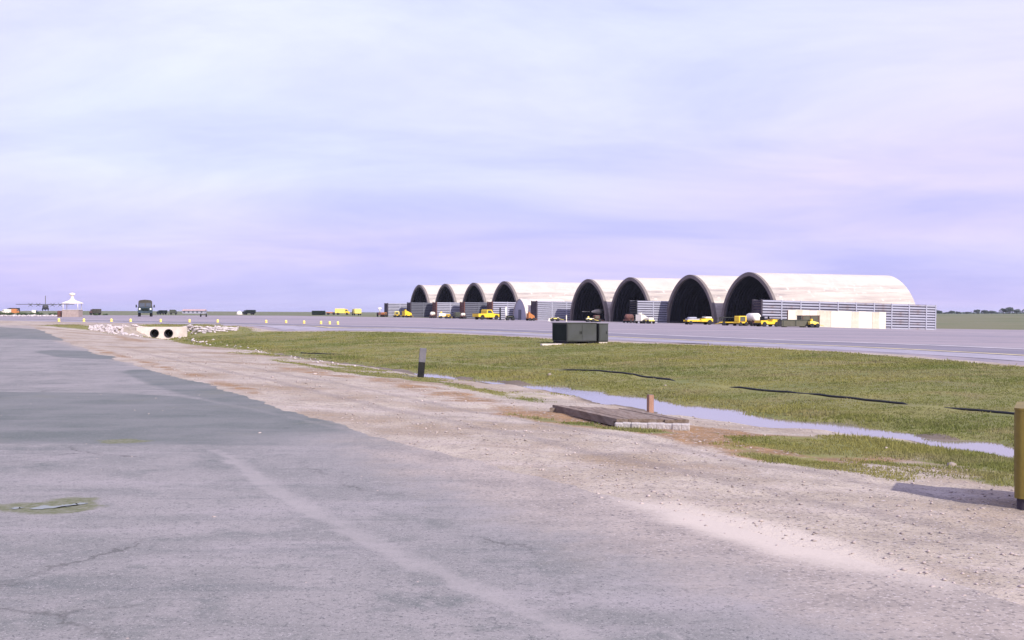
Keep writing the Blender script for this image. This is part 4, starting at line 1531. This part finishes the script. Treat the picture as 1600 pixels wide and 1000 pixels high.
# ------------------------------------------------------------------ transport aircraft parked far off, nose on
def transport(loc, rz):
    t = tag(empty('transport_aircraft', loc, rz), 'dark four engined transport aircraft parked nose on beyond the kiosk', 'aircraft')
    MB().lathe([(.3, -14.5), (1.3, -13.4), (1.95, -11.5), (2.15, -9), (2.15, 5), (1.7, 10), (.7, 15)], 20, 'y', (0, 0, 2.9)).build('fuselage', 'camo', t)
    MB().prism([(-3.0, 4.75), (-2.2, 5.1), (1.8, 4.85), (-2.0, 4.65)], -20.2, 20.2).build('wing', 'camo', t)
    for x in (-10.2, -4.9, 4.9, 10.2):
        e = MB().lathe([(.25, -6.2), (.55, -5.8), (.62, -4.5), (.5, -1.0), (.2, 0)], 12, 'y', (x, 0, 4.5)).build('engine', 'olive', t)
        pb = MB()
        for k in range(4):
            a = pi / 4 + k * pi / 2
            pb.add([(x + cos(a) * .2 - sin(a) * .14, -6.1, 4.5 + sin(a) * .2 + cos(a) * .14), (x + cos(a) * .2 + sin(a) * .14, -6.0, 4.5 + sin(a) * .2 - cos(a) * .14),
                    (x + cos(a) * 2.0 + sin(a) * .14, -6.0, 4.5 + sin(a) * 2.0 - cos(a) * .14), (x + cos(a) * 2.0 - sin(a) * .14, -6.1, 4.5 + sin(a) * 2.0 + cos(a) * .14)], [(0, 1, 2, 3)])
        pb.build('propeller', 'olive', e)
    fin = [(9.5, 4.2), (11.5, 5.5), (14.2, 11.6), (16.2, 11.6), (15.6, 3.6)]
    MB().prism(fin, -.25, .25).build('tail_fin', 'camo', t)
    MB().prism([(12.5, 4.4), (13, 4.65), (16, 4.5)], -8, 8).build('tailplane', 'camo', t)
    MB().box(-1.2, 1.2, -13.6, -12.6, 3.6, 4.2, .1).build('cockpit_window', 'glass_dark', t)
    for s in (-1, 1):
        MB().box(s * 1.9 - .5, s * 1.9 + .5, -2.5, 2.5, .5, 2.2, .25).build('gear_fairing', 'camo', t)
        wheel(t, s * 1.9, -.9, .65, .5); wheel(t, s * 1.9, .9, .65, .5)
    wheel(t, 0, -10.5, .45, .4)
    return t


tp = at(71, 815)
transport(tp, R(23.3))

# ------------------------------------------------------------------ pagoda kiosk
kp = at(113, 178)
kk = tag(empty('pagoda_kiosk', kp, R(8)), 'white pagoda roofed kiosk on a low pinkish brick wall', 'kiosk')
wl = MB()
wl.box(-1.3, 1.3, -1.3, -1.08, -.3, 1.15).box(-1.3, 1.3, 1.08, 1.3, -.3, 1.15).box(-1.3, -1.08, -1.08, 1.08, -.3, 1.15).box(1.08, 1.3, -1.08, 1.08, -.3, 1.15)
wl.build('brick_wall', 'brick', kk)
MB().box(-1.36, 1.36, -1.36, 1.36, 1.15, 1.22).build('coping', 'concrete_pale', kk)
for sx in (-1, 1):
    for sy in (-1, 1):
        MB().cyl((sx * 1.15, sy * 1.15, 1.22), (sx * 1.15, sy * 1.15, 2.3), .05, n=8).build('post', 'white_paint', kk)
rf = MB().lathe([(1.75, 2.22), (1.78, 2.30), (1.2, 2.52), (.6, 2.72), (.32, 2.95), (.2, 3.25), (.20, 3.5)], 8, 'z', smooth=False).build('roof', 'white_paint', kk)
MB().lathe([(.2, 3.5), (.42, 3.62), (.52, 3.78), (.42, 3.92), (.05, 4.0)], 10, 'z').build('finial', 'white_paint', rf)
MB().box(-2.2, -1.5, -.7, .7, -.2, 1.05, .1).build('side_bin', 'rust', kk)

# ------------------------------------------------------------------ taxiway edge markers
mk = MB().lathe([(.20, 0), (.22, .04), (.11, .10), (.15, .16), (.16, .42), (.10, .50), (.02, .53)], 12, 'z')
mk_me = mk.mesh('edge_marker', 'marker_yellow')
for px in (92, 131, 174, 204, 251, 296, 340, 416, 447, 475, 501.5, 515, 528):
    py = float(np.interp(px, [92, 204, 340, 447, 528], [503.0, 503.4, 504.3, 505.3, 507.5]))
    g = hit_za(px, py)
    o = link_mesh('edge_marker', mk_me, None, (g[0], g[1], H(g[0], g[1]) + .03))
    o.scale = (.72, .72, .6)
    o.rotation_euler = (random.uniform(-.06, .06), random.uniform(-.06, .06), 0)
    tag(o, 'small round yellow marker in the line along the taxiway edge', 'edge marker', 'yellow markers along the taxiway edge')

# ------------------------------------------------------------------ culvert with two pipes
cc = pix_z(252.5, 523.5, -.16)
cz = -.47
cu = tag(empty('culvert', (cc[0], cc[1], cz), R(7)), 'pale concrete culvert headwall with two round dark pipes', 'culvert')


def holed_wall(mb, x0, x1, z0, z1, y, holes, r_, n=20):
    """flat wall face with round holes, as strips between squares around the holes"""
    cuts = []
    for hx, hz in holes:
        a = r_ * 1.5
        sq = []
        for i in range(n):
            ang = 2 * pi * i / n + pi / 4
            c_, s__ = cos(ang), sin(ang)
            m__ = max(abs(c_), abs(s__))
            sq.append((hx + a * c_ / m__, y, hz + a * s__ / m__))
        ci = [(hx + r_ * cos(2 * pi * i / n + pi / 4), y, hz + r_ * sin(2 * pi * i / n + pi / 4)) for i in range(n)]
        mb.add(sq + ci, [(i, (i + 1) % n, n + (i + 1) % n, n + i) for i in range(n)])
        cuts.append((hx - a, hx + a, hz - a, hz + a))
    xs = [x0] + [c_ for cu_ in cuts for c_ in cu_[:2]] + [x1]
    za_, zb_ = cuts[0][2], cuts[0][3]
    for i in range(0, len(xs) - 1):
        a, b_ = xs[i], xs[i + 1]
        if i % 2 == 0:
            mb.add([(a, y, za_), (b_, y, za_), (b_, y, zb_), (a, y, zb_)], [(0, 1, 2, 3)])
    mb.add([(x0, y, z0), (x1, y, z0), (x1, y, za_), (x0, y, za_)], [(0, 1, 2, 3)])
    mb.add([(x0, y, zb_), (x1, y, zb_), (x1, y, z1), (x0, y, z1)], [(0, 1, 2, 3)])


mb = MB()
pr = .30
holes = [(-.56, .45), (.56, .45)]
holed_wall(mb, -2.0, 2.0, -.6, .98, 0, holes, pr)
mb.add([(-2.0, 0, .98), (2.0, 0, .98), (2.0, .35, .98), (-2.0, .35, .98)], [(0, 1, 2, 3)])
mb.add([(-2.0, 0, -.6), (-2.0, .35, -.6), (-2.0, .35, .98), (-2.0, 0, .98)], [(0, 1, 2, 3)])
mb.add([(2.0, 0, -.6), (2.0, .35, -.6), (2.0, .35, .98), (2.0, 0, .98)], [(0, 1, 2, 3)])
mb.build('headwall', 'concrete_pale', cu)
for hx, hz in holes:
    n = 20
    v = []
    for y, r_ in ((-.06, pr + .055), (-.06, pr - .01), (4.0, pr - .01)):
        v += [(hx + r_ * cos(2 * pi * i / n), y, hz + r_ * sin(2 * pi * i / n)) for i in range(n)]
    v += [(hx + (pr + .055) * cos(2 * pi * i / n), .02, hz + (pr + .055) * sin(2 * pi * i / n)) for i in range(n)]
    f = [(i, (i + 1) % n, n + (i + 1) % n, n + i) for i in range(n)] + [(n + i, n + (i + 1) % n, 2 * n + (i + 1) % n, 2 * n + i) for i in range(n)]
    f += [(i, (i + 1) % n, 3 * n + (i + 1) % n, 3 * n + i) for i in range(n)]
    f += [tuple(2 * n + i for i in range(n))]
    MB().add(v, f, True).build('pipe', 'black_void', cu)  # near-black colour paints in the shade inside the pipe
MB().box(-2.6, 3.0, -1.5, -.02, -.5, .015).build('apron_slab', 'concrete_pale', cu)


# ------------------------------------------------------------------ rubble, stones, pebbles
ICO_V = []
phi = (1 + 5 ** .5) / 2
for a, b_ in ((1, phi), (-1, phi), (1, -phi), (-1, -phi)):
    ICO_V += [(0, a, b_), (a, b_, 0), (b_, 0, a)]
ICO_V = np.array(ICO_V) / hypot(1, phi)
ICO_F = []
for i in range(12):
    for j in range(i + 1, 12):
        for k in range(j + 1, 12):
            if all(abs(np.linalg.norm(ICO_V[a] - ICO_V[b_]) - 1.0515) < .01 for a, b_ in ((i, j), (j, k), (i, k))):
                nn = np.cross(ICO_V[j] - ICO_V[i], ICO_V[k] - ICO_V[i])
                ICO_F.append((i, j, k) if nn @ ICO_V[i] > 0 else (i, k, j))
ICO_F = np.array(ICO_F)


def stones(name, P, S, m_, flat=.6, label=None, cat=None):
    n = len(P)
    ang = rng.uniform(0, 2 * pi, n)
    V = ICO_V[None, :, :] * (1 + rng.uniform(-.28, .28, (n, 12, 1)))
    V = V * (S[:, None, None] * np.stack([rng.uniform(.8, 1.35, n), rng.uniform(.7, 1.1, n), rng.uniform(.7, 1.1, n) * flat], 1)[:, None, :])
    c_, s__ = np.cos(ang)[:, None], np.sin(ang)[:, None]
    X = V[..., 0] * c_ - V[..., 1] * s__ + P[:, None, 0]
    Y = V[..., 0] * s__ + V[..., 1] * c_ + P[:, None, 1]
    Z = V[..., 2] + P[:, None, 2] + S[:, None] * flat * .45
    T = (ICO_F[None] + np.arange(n)[:, None, None] * 12).reshape(-1, 3)
    o = link_mesh(name, np_mesh(name, np.stack([X.ravel(), Y.ravel(), Z.ravel()], 1), T, m_))
    return tag(o, label, cat, None, 'stuff')


def on_ground(X, Y):
    return np.stack([X, Y, terrain(X, Y)], 1)


# riprap heaps either side of the culvert
P = []
for px0, px1, pyt, pyb, nn in ((285, 372, 513, 524, 360), (140, 222, 513, 527, 350), (275, 330, 527, 540, 24), (330, 420, 534, 552, 30), (420, 560, 553, 575, 26)):
    for _ in range(nn):
        f_ = random.random()
        px = px0 + (px1 - px0) * f_
        if px0 == 285:
            py = random.uniform(512.5 + 2 * f_, 526 - 9 * f_)
        elif px0 == 140:
            py = random.uniform(509 + 5 * f_, 517 + 11 * f_)
        else:
            py = pyt + (pyb - pyt) * f_ + random.gauss(0, 1.6)
        g = hit(px, py)
        P.append(g)
P = np.array([[p.x, p.y, p.z] for p in P])
S = rng.uniform(.04, .17, len(P)) * np.where(P[:, 1] < 75, .4, 1)
stones('riprap_rubble', P, S, 'rock', .75, 'pale broken rubble heaped beside the culvert and along the ditch', 'rubble')

# pebbles on the gravel shoulder
n = 20000
d = np.exp(rng.uniform(np.log(4.2), np.log(45), n)); a = rng.uniform(-.56, .56, n)
X = d * np.tan(a); Y = d
q, t = qt(X, Y)
keep = (q > ROAD_Q - .6 * rng.random(n) ** 3) & (q < -1.2) & ((grass_field(X, Y) < .45))
keep |= (rng.random(n) < .12) & (q > -18) & (q < ROAD_Q)
X, Y, d = X[keep], Y[keep], d[keep]
S = (.0025 + .012 * rng.random(len(X)) ** 5) * (1 + d * .05)
S = np.where(rng.random(len(X)) < .012, S * 1.7, S)
S = np.where(qt(X, Y)[0] < ROAD_Q, S * .6, S)
stones('gravel', on_ground(X, Y), S, 'pebble', .6, 'loose small pebbles scattered over the gravel shoulder', 'gravel')

# a few larger single stones by the ditch
for px, py, s_, lab in ((858, 587, .09, 'pale boulder lying on the grass bank above the water'), (1040, 603, .035, 'small pale stone on the grass bank'),
                        (1488, 729, .05, 'pale stone in the verge grass near the yellow steel box'), (930, 617, .04, 'small pale stone at the water edge by the platform'),
                        (1385, 702, .035, 'flat pale stone at the water edge')):
    g = hit(px, py)
    o = stones('stone', np.array([[g.x, g.y, g.z]]), np.array([s_]), 'rock_brown', .7)
    del o['kind']
    tag(o, lab, 'stone')

# ------------------------------------------------------------------ grey marker post
g = hit(657, 589.5)
mp_o = tag(empty('marker_post', g, R(8), 0, R(5.5)), 'leaning square marker post, grey above and black below', 'post')
MB().box(-.10, .10, -.05, .05, -.25, .46, .008).build('lower_section', 'black_paint', mp_o)
MB().box(-.102, .102, -.055, .055, .46, .90, .01).build('upper_section', 'grey_paint', mp_o)
for x, z in ((-.05, .60), (.03, .67)):
    MB().lathe([(.012, -.062), (.012, -.05)], 8, 'y', (x, 0, z)).build('bolt', 'hub_grey', mp_o)

# ------------------------------------------------------------------ utility cabinets on a pad
g = hit(886, 537.5)
dcab = g.y
rot = R(20)
ca = empty('utility_cabinet', (g.x, g.y, g.z), rot)
tag(ca, 'wide dark grey utility cabinet on a pale pad by the taxiway', 'cabinet', 'cabinets on the grass')
MB().box(0, 1.64, 0, 2.0, .12, 1.03, .015).build('body', 'cabinet_grey', ca)
MB().box(-.03, 1.66, -.03, 2.03, 1.03, 1.075, .01).build('lid', 'olive', ca)
for i in range(2):
    o = MB().box(.04 + i * .8, .80 + i * .8, -.018, .0, .17, .99, .004).build('door', 'cabinet_grey', ca)
    MB().box(.70 + i * .1 - i * .02, .73 + i * .1 - i * .02, -.04, -.018, .5, .64).build('handle', 'black_paint', o)
MB().box(.02, .5, .1, 1.9, 0, .12).box(1.2, 1.62, .1, 1.9, 0, .12).build('plinth', 'black_void', ca)
MB().box(-.018, 0, .1, 1.9, .17, .99, .004).build('side_panel', 'dark_green', ca)  # dark colour here paints in the shade on the cabinet's side
cb_p = Vector((g.x, g.y, g.z)) + Vector((cos(rot), sin(rot), 0)) * 1.78
cb = empty('utility_cabinet', cb_p, rot)
tag(cb, 'narrow dark grey utility cabinet standing beside the wide cabinet', 'cabinet', 'cabinets on the grass')
MB().box(0, .52, 0, 1.6, .10, 1.0, .015).build('body', 'cabinet_grey', cb)
MB().box(-.02, .54, -.02, 1.62, 1.0, 1.04, .01).build('lid', 'olive', cb)
o = MB().box(.04, .48, -.018, 0, .15, .95, .004).build('door', 'cabinet_grey', cb)
MB().box(.40, .43, -.04, -.018, .5, .64).build('handle', 'black_paint', o)
MB().box(.03, .49, .05, 1.5, -.05, .10).build('plinth', 'concrete_pale', cb)
pad = empty('concrete_pad', (g.x, g.y, g.z), rot)
tag(pad, 'low pale concrete pad under the grey utility cabinets', 'pad')
MB().box(-.25, 2.5, -.22, 2.2, -.3, -.005, .02).build('slab', 'concrete_pale', pad)
MB().box(-1.5, -.4, -.35, -.1, -.25, .03, .02).build('loose_kerb', 'concrete_pale', pad)

# ------------------------------------------------------------------ plank platform at the ditch
A = Vector((*pix_z(863, 632, -.10), -.10)); B = Vector((*pix_z(962, 653.5, -.05), -.05)); C = Vector((*pix_z(1077, 656, -.05), -.05))
ey = (A - B); Lp = ey.length; ey.normalize()
ex = (C - B); Wp = ex.length
ang = atan2(ex.y, ex.x)
pl = empty('plank_platform', (B.x, B.y, B.z), 0)
tag(pl, 'low plank platform with whitewashed stone front beside the ditch water', 'platform')
exn = ex.normalized()
NPL = 6
for i in range(NPL):
    w0 = Wp * i / NPL + .003; w1 = Wp * (i + 1) / NPL - .003
    lz = random.uniform(-.008, .008)
    l0 = random.uniform(-.04, .02); l1 = Lp + random.uniform(-.35, .05) - i * .16
    v = []
    for z in (-.05 + lz, lz):
        for (wv, lv) in ((w0, l0), (w1, l0), (w1, l1), (w0, l1)):
            p = exn * wv + ey * lv
            v.append((p.x, p.y, p.z + z))
    MB().add(v, [(3, 2, 1, 0), (4, 5, 6, 7), (0, 1, 5, 4), (1, 2, 6, 5), (2, 3, 7, 6), (3, 0, 4, 7)]).build('plank', 'timber', pl)
# side beam
mb = MB()
v = []
for z in (-.13, -.052):
    for (wv, lv) in ((-.01, .1), (.09, .1), (.09, Lp - .1), (-.01, Lp - .1)):
        p = exn * wv + ey * lv
        v.append((p.x, p.y, p.z + z))
mb.add(v, [(3, 2, 1, 0), (4, 5, 6, 7), (0, 1, 5, 4), (1, 2, 6, 5), (2, 3, 7, 6), (3, 0, 4, 7)]).build('side_beam', 'timber', pl)
NS = 9
for i in range(NS):
    xc = Wp * (i + .5) / NS
    p = exn * xc
    w_ = Wp / NS * .5
    hgt = random.uniform(.165, .19)
    zt = -.052 if i % 3 else -.06
    mb = MB().box(-w_ - .010, w_ + .010, -.10, .12, -hgt - .06, zt, .018)
    o = mb.build('stone', 'whitewash', pl, (p.x, p.y - .02 + random.uniform(-.015, .015), p.z), (random.uniform(-.05, .05), random.uniform(-.05, .05), ang + random.uniform(-.06, .06)))
for lv in (Lp * .95,):
    c0 = ey * lv + exn * (Wp * .35)
    MB().box(-.5, .5, -.08, .08, -.35, -.052).build('rear_sleeper', 'timber', pl, (c0.x, c0.y, c0.z), (0, 0, ang))

# wooden stake
g = pix_z(1016, 648, -.22)
st = tag(empty('wooden_stake', (g[0], g[1], H(*g) - .02), R(20), 0, R(.5)), 'square orange brown wooden stake behind the plank platform', 'stake')
MB().box(-.05, .05, -.05, .05, -.2, .44, .006).build('shaft', 'stake_wood', st)
MB().box(-.046, .046, -.046, .046, .44, .452, .005).build('sawn_top', 'timber', st)

# ------------------------------------------------------------------ hose lying along the grass bank
HOSE_PX = [(470, 552), (520, 554), (580, 557), (660, 563), (740, 570), (820, 575), (888, 579), (930, 580), (975, 584), (1020, 591), (1064, 597), (1100, 601), (1142, 605.5),
           (1200, 612), (1300, 621), (1412, 632), (1445, 634.5), (1478, 637.5), (1530, 643), (1600, 650), (1680, 660)]
SINK = [(0, .02), (1.2, .02), (1.6, -.07), (5.6, -.07), (6, .02), (9.6, .022), (10.1, -.08), (11.8, -.08), (12.1, .016), (13.4, .02), (13.6, -.02), (13.8, .02), (15, .016), (15.2, -.08), (16.8, -.08), (17.1, .015), (20, .015)]
HP = []
for i, (px, py) in enumerate(HOSE_PX):
    HP.append(hit(px, py))
hose_pts = []
for i in range(len(HP) - 1):
    k = max(2, int((HP[i + 1] - HP[i]).length / .35))
    for j in range(k):
        p = HP[i].lerp(HP[i + 1], j / k)
        dz = float(np.interp(i + j / k, [s[0] for s in SINK], [s[1] for s in SINK]))
        hose_pts.append((p.x, p.y, H(p.x, p.y) + dz))
o = MB().tube(hose_pts, .030, 8).build('black_hose', 'rubber')
tag(o, 'black hose lying in the grass along the bank above the water', 'hose')
HOSE_XY = np.array([(p[0], p[1]) for p in hose_pts])

# ------------------------------------------------------------------ yellow steel box at the roadside
g = hit(1580, 797)
yb = tag(empty('steel_box', (g.x + .03, g.y, g.z), R(-27)), 'worn yellow steel box standing on the gravel shoulder', 'box')
W_, D_, h_ = 1.25, .85, .90


def rounded_box(w0, w1, d0, d1, z0, z1, r_, n=5):
    pts = []
    for cx, cy, a0 in ((w1 - r_, d1 - r_, 0), (w0 + r_, d1 - r_, pi / 2), (w0 + r_, d0 + r_, pi), (w1 - r_, d0 + r_, 1.5 * pi)):
        for i in range(n + 1):
            a = a0 + pi / 2 * i / n
            pts.append((cx + r_ * cos(a), cy + r_ * sin(a)))
    k = len(pts)
    mb = MB()
    mb.add([(x, y, z0) for x, y in pts] + [(x, y, z1) for x, y in pts], [(i, (i + 1) % k, k + (i + 1) % k, k + i) for i in range(k)], True)
    mb.add([(x, y, z0) for x, y in pts] + [(x, y, z1) for x, y in pts], [tuple(range(k - 1, -1, -1)), tuple(range(k, 2 * k))])
    return mb


rounded_box(0, W_, 0, D_, .10, h_, .07).build('body', 'yellow_olive', yb)
rounded_box(-.004, W_ + .004, -.004, D_ + .004, h_, h_ + .02, .07).build('lid', 'yellow_olive', yb)
rounded_box(.02, W_ - .02, .02, D_ - .02, -.02, .10, .06).build('skirt', 'rust_dark', yb)
for x in (.35, .85):
    MB().box(x, x + .06, -.02, .0, .16, h_ - .06, .008).build('rib', 'yellow_olive', yb)
MB().box(-.012, .0, .3, .38, .2, .84, .004).build('rib', 'yellow_olive', yb)

# ------------------------------------------------------------------ grass blades
def blades(name, n, dmin, dmax, hmul, label, amin=-.62, amax=.62):
    d = np.exp(rng.uniform(np.log(dmin), np.log(dmax), n)); a = rng.uniform(amin, amax, n)
    X = d * np.tan(a); Y = d
    g = grass_field(X, Y) + .55 * fbm(X * 1.6, Y * 1.6, 12, 3)
    keep = (g > .42 + .25 * rng.random(n)) & (terrain(X, Y) > WATER_Z + rng.uniform(-.05, .05, n))
    # leave the hose bare
    cell = set()
    for hx, hy in HOSE_XY:
        for ox in (-1, 0, 1):
            for oy in (-1, 0):
                cell.add((int(hx / .16) + ox, int(hy / .16) + oy))
    key = np.stack([(X / .16).astype(int), (Y / .16).astype(int)], 1)
    nearh = np.fromiter(((k[0], k[1]) in cell for k in key.tolist()), bool, len(key))
    keep &= ~nearh
    X, Y, d = X[keep], Y[keep], d[keep]
    Z = terrain(X, Y)
    n = len(X)
    nb = 4
    q, t = qt(X, Y)
    s = q - np.interp(t, WT, WQ)
    tall = 1 + 1.0 * np.exp(-((s - 1.6) / .7) ** 2) + .7 * np.exp(-((s + 1.8) / 1.2) ** 2) * ss(8, 2, t)
    wid = .003 + .00058 * d
    lowf = .55 + .9 * np.clip(.5 + 1.1 * fbm(X * .22, Y * .22, 61, 4), 0, 1) ** 1.5
    tall = tall * lowf * np.where(rng.random(n) < .012, 2.2, 1.0)
    hgt = hmul * (.035 + .055 * rng.random(n) ** 1.5) * tall * (1 + .006 * d)
    
    V = np.zeros((n, nb, 3, 3))
    for k in range(nb):
        an = rng.uniform(0, 2 * pi, n)
        ox = X + rng.normal(0, .03 + .001 * d, n); oy = Y + rng.normal(0, .03 + .001 * d, n)
        w = wid * rng.uniform(.6, 1.2, n)
        dx, dy = np.cos(an) * w, np.sin(an) * w
        lean = rng.normal(0, .55, n) * hgt; la = rng.uniform(0, 2 * pi, n)
        hh = hgt * rng.uniform(.6, 1.3, n)
        V[:, k, 0] = np.stack([ox - dx, oy - dy, Z - .01], 1)
        V[:, k, 1] = np.stack([ox + dx, oy + dy, Z - .01], 1)
        V[:, k, 2] = np.stack([ox + lean * np.cos(la), oy + lean * np.sin(la), Z + hh], 1)
    T = np.arange(n * nb * 3).reshape(-1, 3)
    o = link_mesh(name, np_mesh(name, V.reshape(-1, 3), T, 'grass_blade'))
    tag(o, label, 'grass', None, 'stuff')
    return n


blades('grass', 400000, 8.5, 120, .46, 'short olive green grass on the bank and verges')

# ------------------------------------------------------------------ trees on the far tree line, scrub at the airfield edge
def make_crown(seed, n, m_, rx, rz, leaf):
    r_ = np.random.default_rng(seed)
    cl = r_.normal(0, 1, (9, 3)); cl /= np.linalg.norm(cl, axis=1)[:, None]
    cl *= np.array([rx * .62, rx * .62, rz * .5]) * r_.uniform(.5, 1.05, (9, 1))
    cr = r_.uniform(.34, .58, 9) * rx
    k = r_.integers(0, 9, n)
    u = r_.normal(0, 1, (n, 3)); u /= np.linalg.norm(u, axis=1)[:, None]
    C = cl[k] + u * (cr[k] * r_.uniform(.55, 1.05, n) ** .5)[:, None] * np.array([1, 1, .8])
    a = r_.normal(0, 1, (n, 3)); a /= np.linalg.norm(a, axis=1)[:, None]
    b_ = np.cross(a, r_.normal(0, 1, (n, 3))); b_ /= np.linalg.norm(b_, axis=1)[:, None]
    sz = leaf * r_.uniform(.6, 1.3, n)[:, None]
    V = np.stack([C - a * sz, C + a * sz, C + b_ * sz * 1.3], 1).reshape(-1, 3)
    return np_mesh('crown', V, np.arange(3 * n).reshape(-1, 3), m_)


CR = [make_crown(s_, 900, 'leaf_far', 3.2, 2.8, .42) for s_ in (1, 2, 3)]
tk = MB().cyl((0, 0, -.4), (.1, 0, 1.6), .30, .20, 8).cyl((.1, 0, 1.5), (.9, .2, 3.0), .16, .07, 6).cyl((.1, 0, 1.5), (-.8, -.3, 3.1), .15, .06, 6).cyl((.1, 0, 1.5), (.1, .5, 3.6), .13, .05, 6)
TK = tk.mesh('trunk', 'bark')


def tree(loc, sc, sz, v, label, group):
    t = tag(empty('tree', loc, random.uniform(0, 6)), label, 'tree', group)
    t.scale = (sc, sc, sc * sz)
    link_mesh('trunk', TK, t)
    link_mesh('crown', CR[v % 3], t, (0, 0, 3.5))


GT = 'trees along the far edge of the green field'
TL = 'rounded tree in the line beyond the green field'
for px, d, sc, szz, v in ((1451, 640, 1.15, .80, 0), (1442, 660, .8, .6, 1), (1460, 600, .8, .95, 1), (1467, 610, .7, .85, 2), (1487, 700, .85, .7, 2), (1480, 760, .8, .45, 0), (1497, 760, .9, .45, 1),
                          (1512, 760, 1.0, .40, 2), (1527, 690, .95, .85, 0), (1538, 700, 1.1, .62, 1), (1549, 720, 1.1, .55, 2), (1568, 680, 1.2, .85, 0), (1577, 690, 1.25, .95, 1),
                          (1589, 700, 1.2, .72, 2), (1604, 690, 1.2, .8, 0), (1622, 690, 1.3, .9, 1), (1645, 680, 1.2, .8, 2)):
    p = at(px, d)
    tree((p.x, p.y, p.z), sc * .75, szz * .85, v, TL, GT)
# far low wood as one mass on the right
n = 5200
X = rng.uniform(230, 420, n); Y = rng.uniform(760, 800, n)
hh = rng.random(n) * np.clip(.2 + 1.4 * (fbm(X * .05, X * 0, 3, 3) + .1), .15, 4)
C = np.stack([X, Y, terrain(X, Y, False) + hh], 1)
a = rng.normal(0, .45, (n, 3)); b_ = rng.normal(0, .45, (n, 3))
o = link_mesh('distant_wood', np_mesh('distant_wood', np.stack([C - a, C + a, C + b_], 1).reshape(-1, 3), np.arange(3 * n).reshape(-1, 3), 'leaf_far'))
tag(o, 'low band of distant wood beyond the green field', 'wood', None, 'stuff')

# scrub at the left, in front of the parked aircraft
BR = [make_crown(s_, 420, 'leaf_bush', 1.4, .8, .16) for s_ in (11, 12)]
for i, (px, d, sc) in enumerate(((4, 300, .9), (14, 280, .8), (30, 290, .7), (38, 300, .8), (50, 270, .7), (62, 280, .8), (80, 300, .6), (88, 270, .7), (150, 260, .5), (165, 270, .5))):
    p = at(px, d)
    t = tag(empty('shrub', p, random.uniform(0, 6)), 'low green shrub on the strip behind the pagoda kiosk', 'shrub', 'shrubs on the far verge')
    t.scale = (sc, sc, sc * .8)
    link_mesh('foliage', BR[i % 2], t, (0, 0, .5))
    MB().cyl((0, 0, -.2), (0, 0, .5), .06, .03, 6).cyl((0, 0, .1), (.4, .1, .6), .04, .02, 5).build('stem', 'bark', t)
P = []
for _ in range(160):
    px = random.uniform(-10, 100); d = random.uniform(200, 235)
    g = at(px, d); P.append((g.x, g.y, g.z))
stones('earth_rubble', np.array(P), rng.uniform(.1, .35, len(P)), 'rock', .7, 'pale rubble spread on the verge beside the kiosk', 'rubble')

# ------------------------------------------------------------------ thin haze in the air
hz = bpy.data.materials.new('haze'); hz.use_nodes = True
hn = hz.node_tree
for n_ in list(hn.nodes):
    hn.nodes.remove(n_)
ho = node(hn, 'ShaderNodeOutputMaterial'); hv = node(hn, 'ShaderNodeVolumePrincipled')
hv.inputs['Color'].default_value = (.86, .88, 1.0, 1)
hv.inputs['Density'].default_value = 0.00011
hv.inputs['Anisotropy'].default_value = 0.3
hn.links.new(hv.outputs[0], ho.inputs['Volume'])
MATS['haze'] = hz
o = MB().box(-4600, 4600, -700, 6900, -4.0, 22.0).build('haze', 'haze')
tag(o, 'thin pale haze over the airfield', 'haze', None, 'stuff')
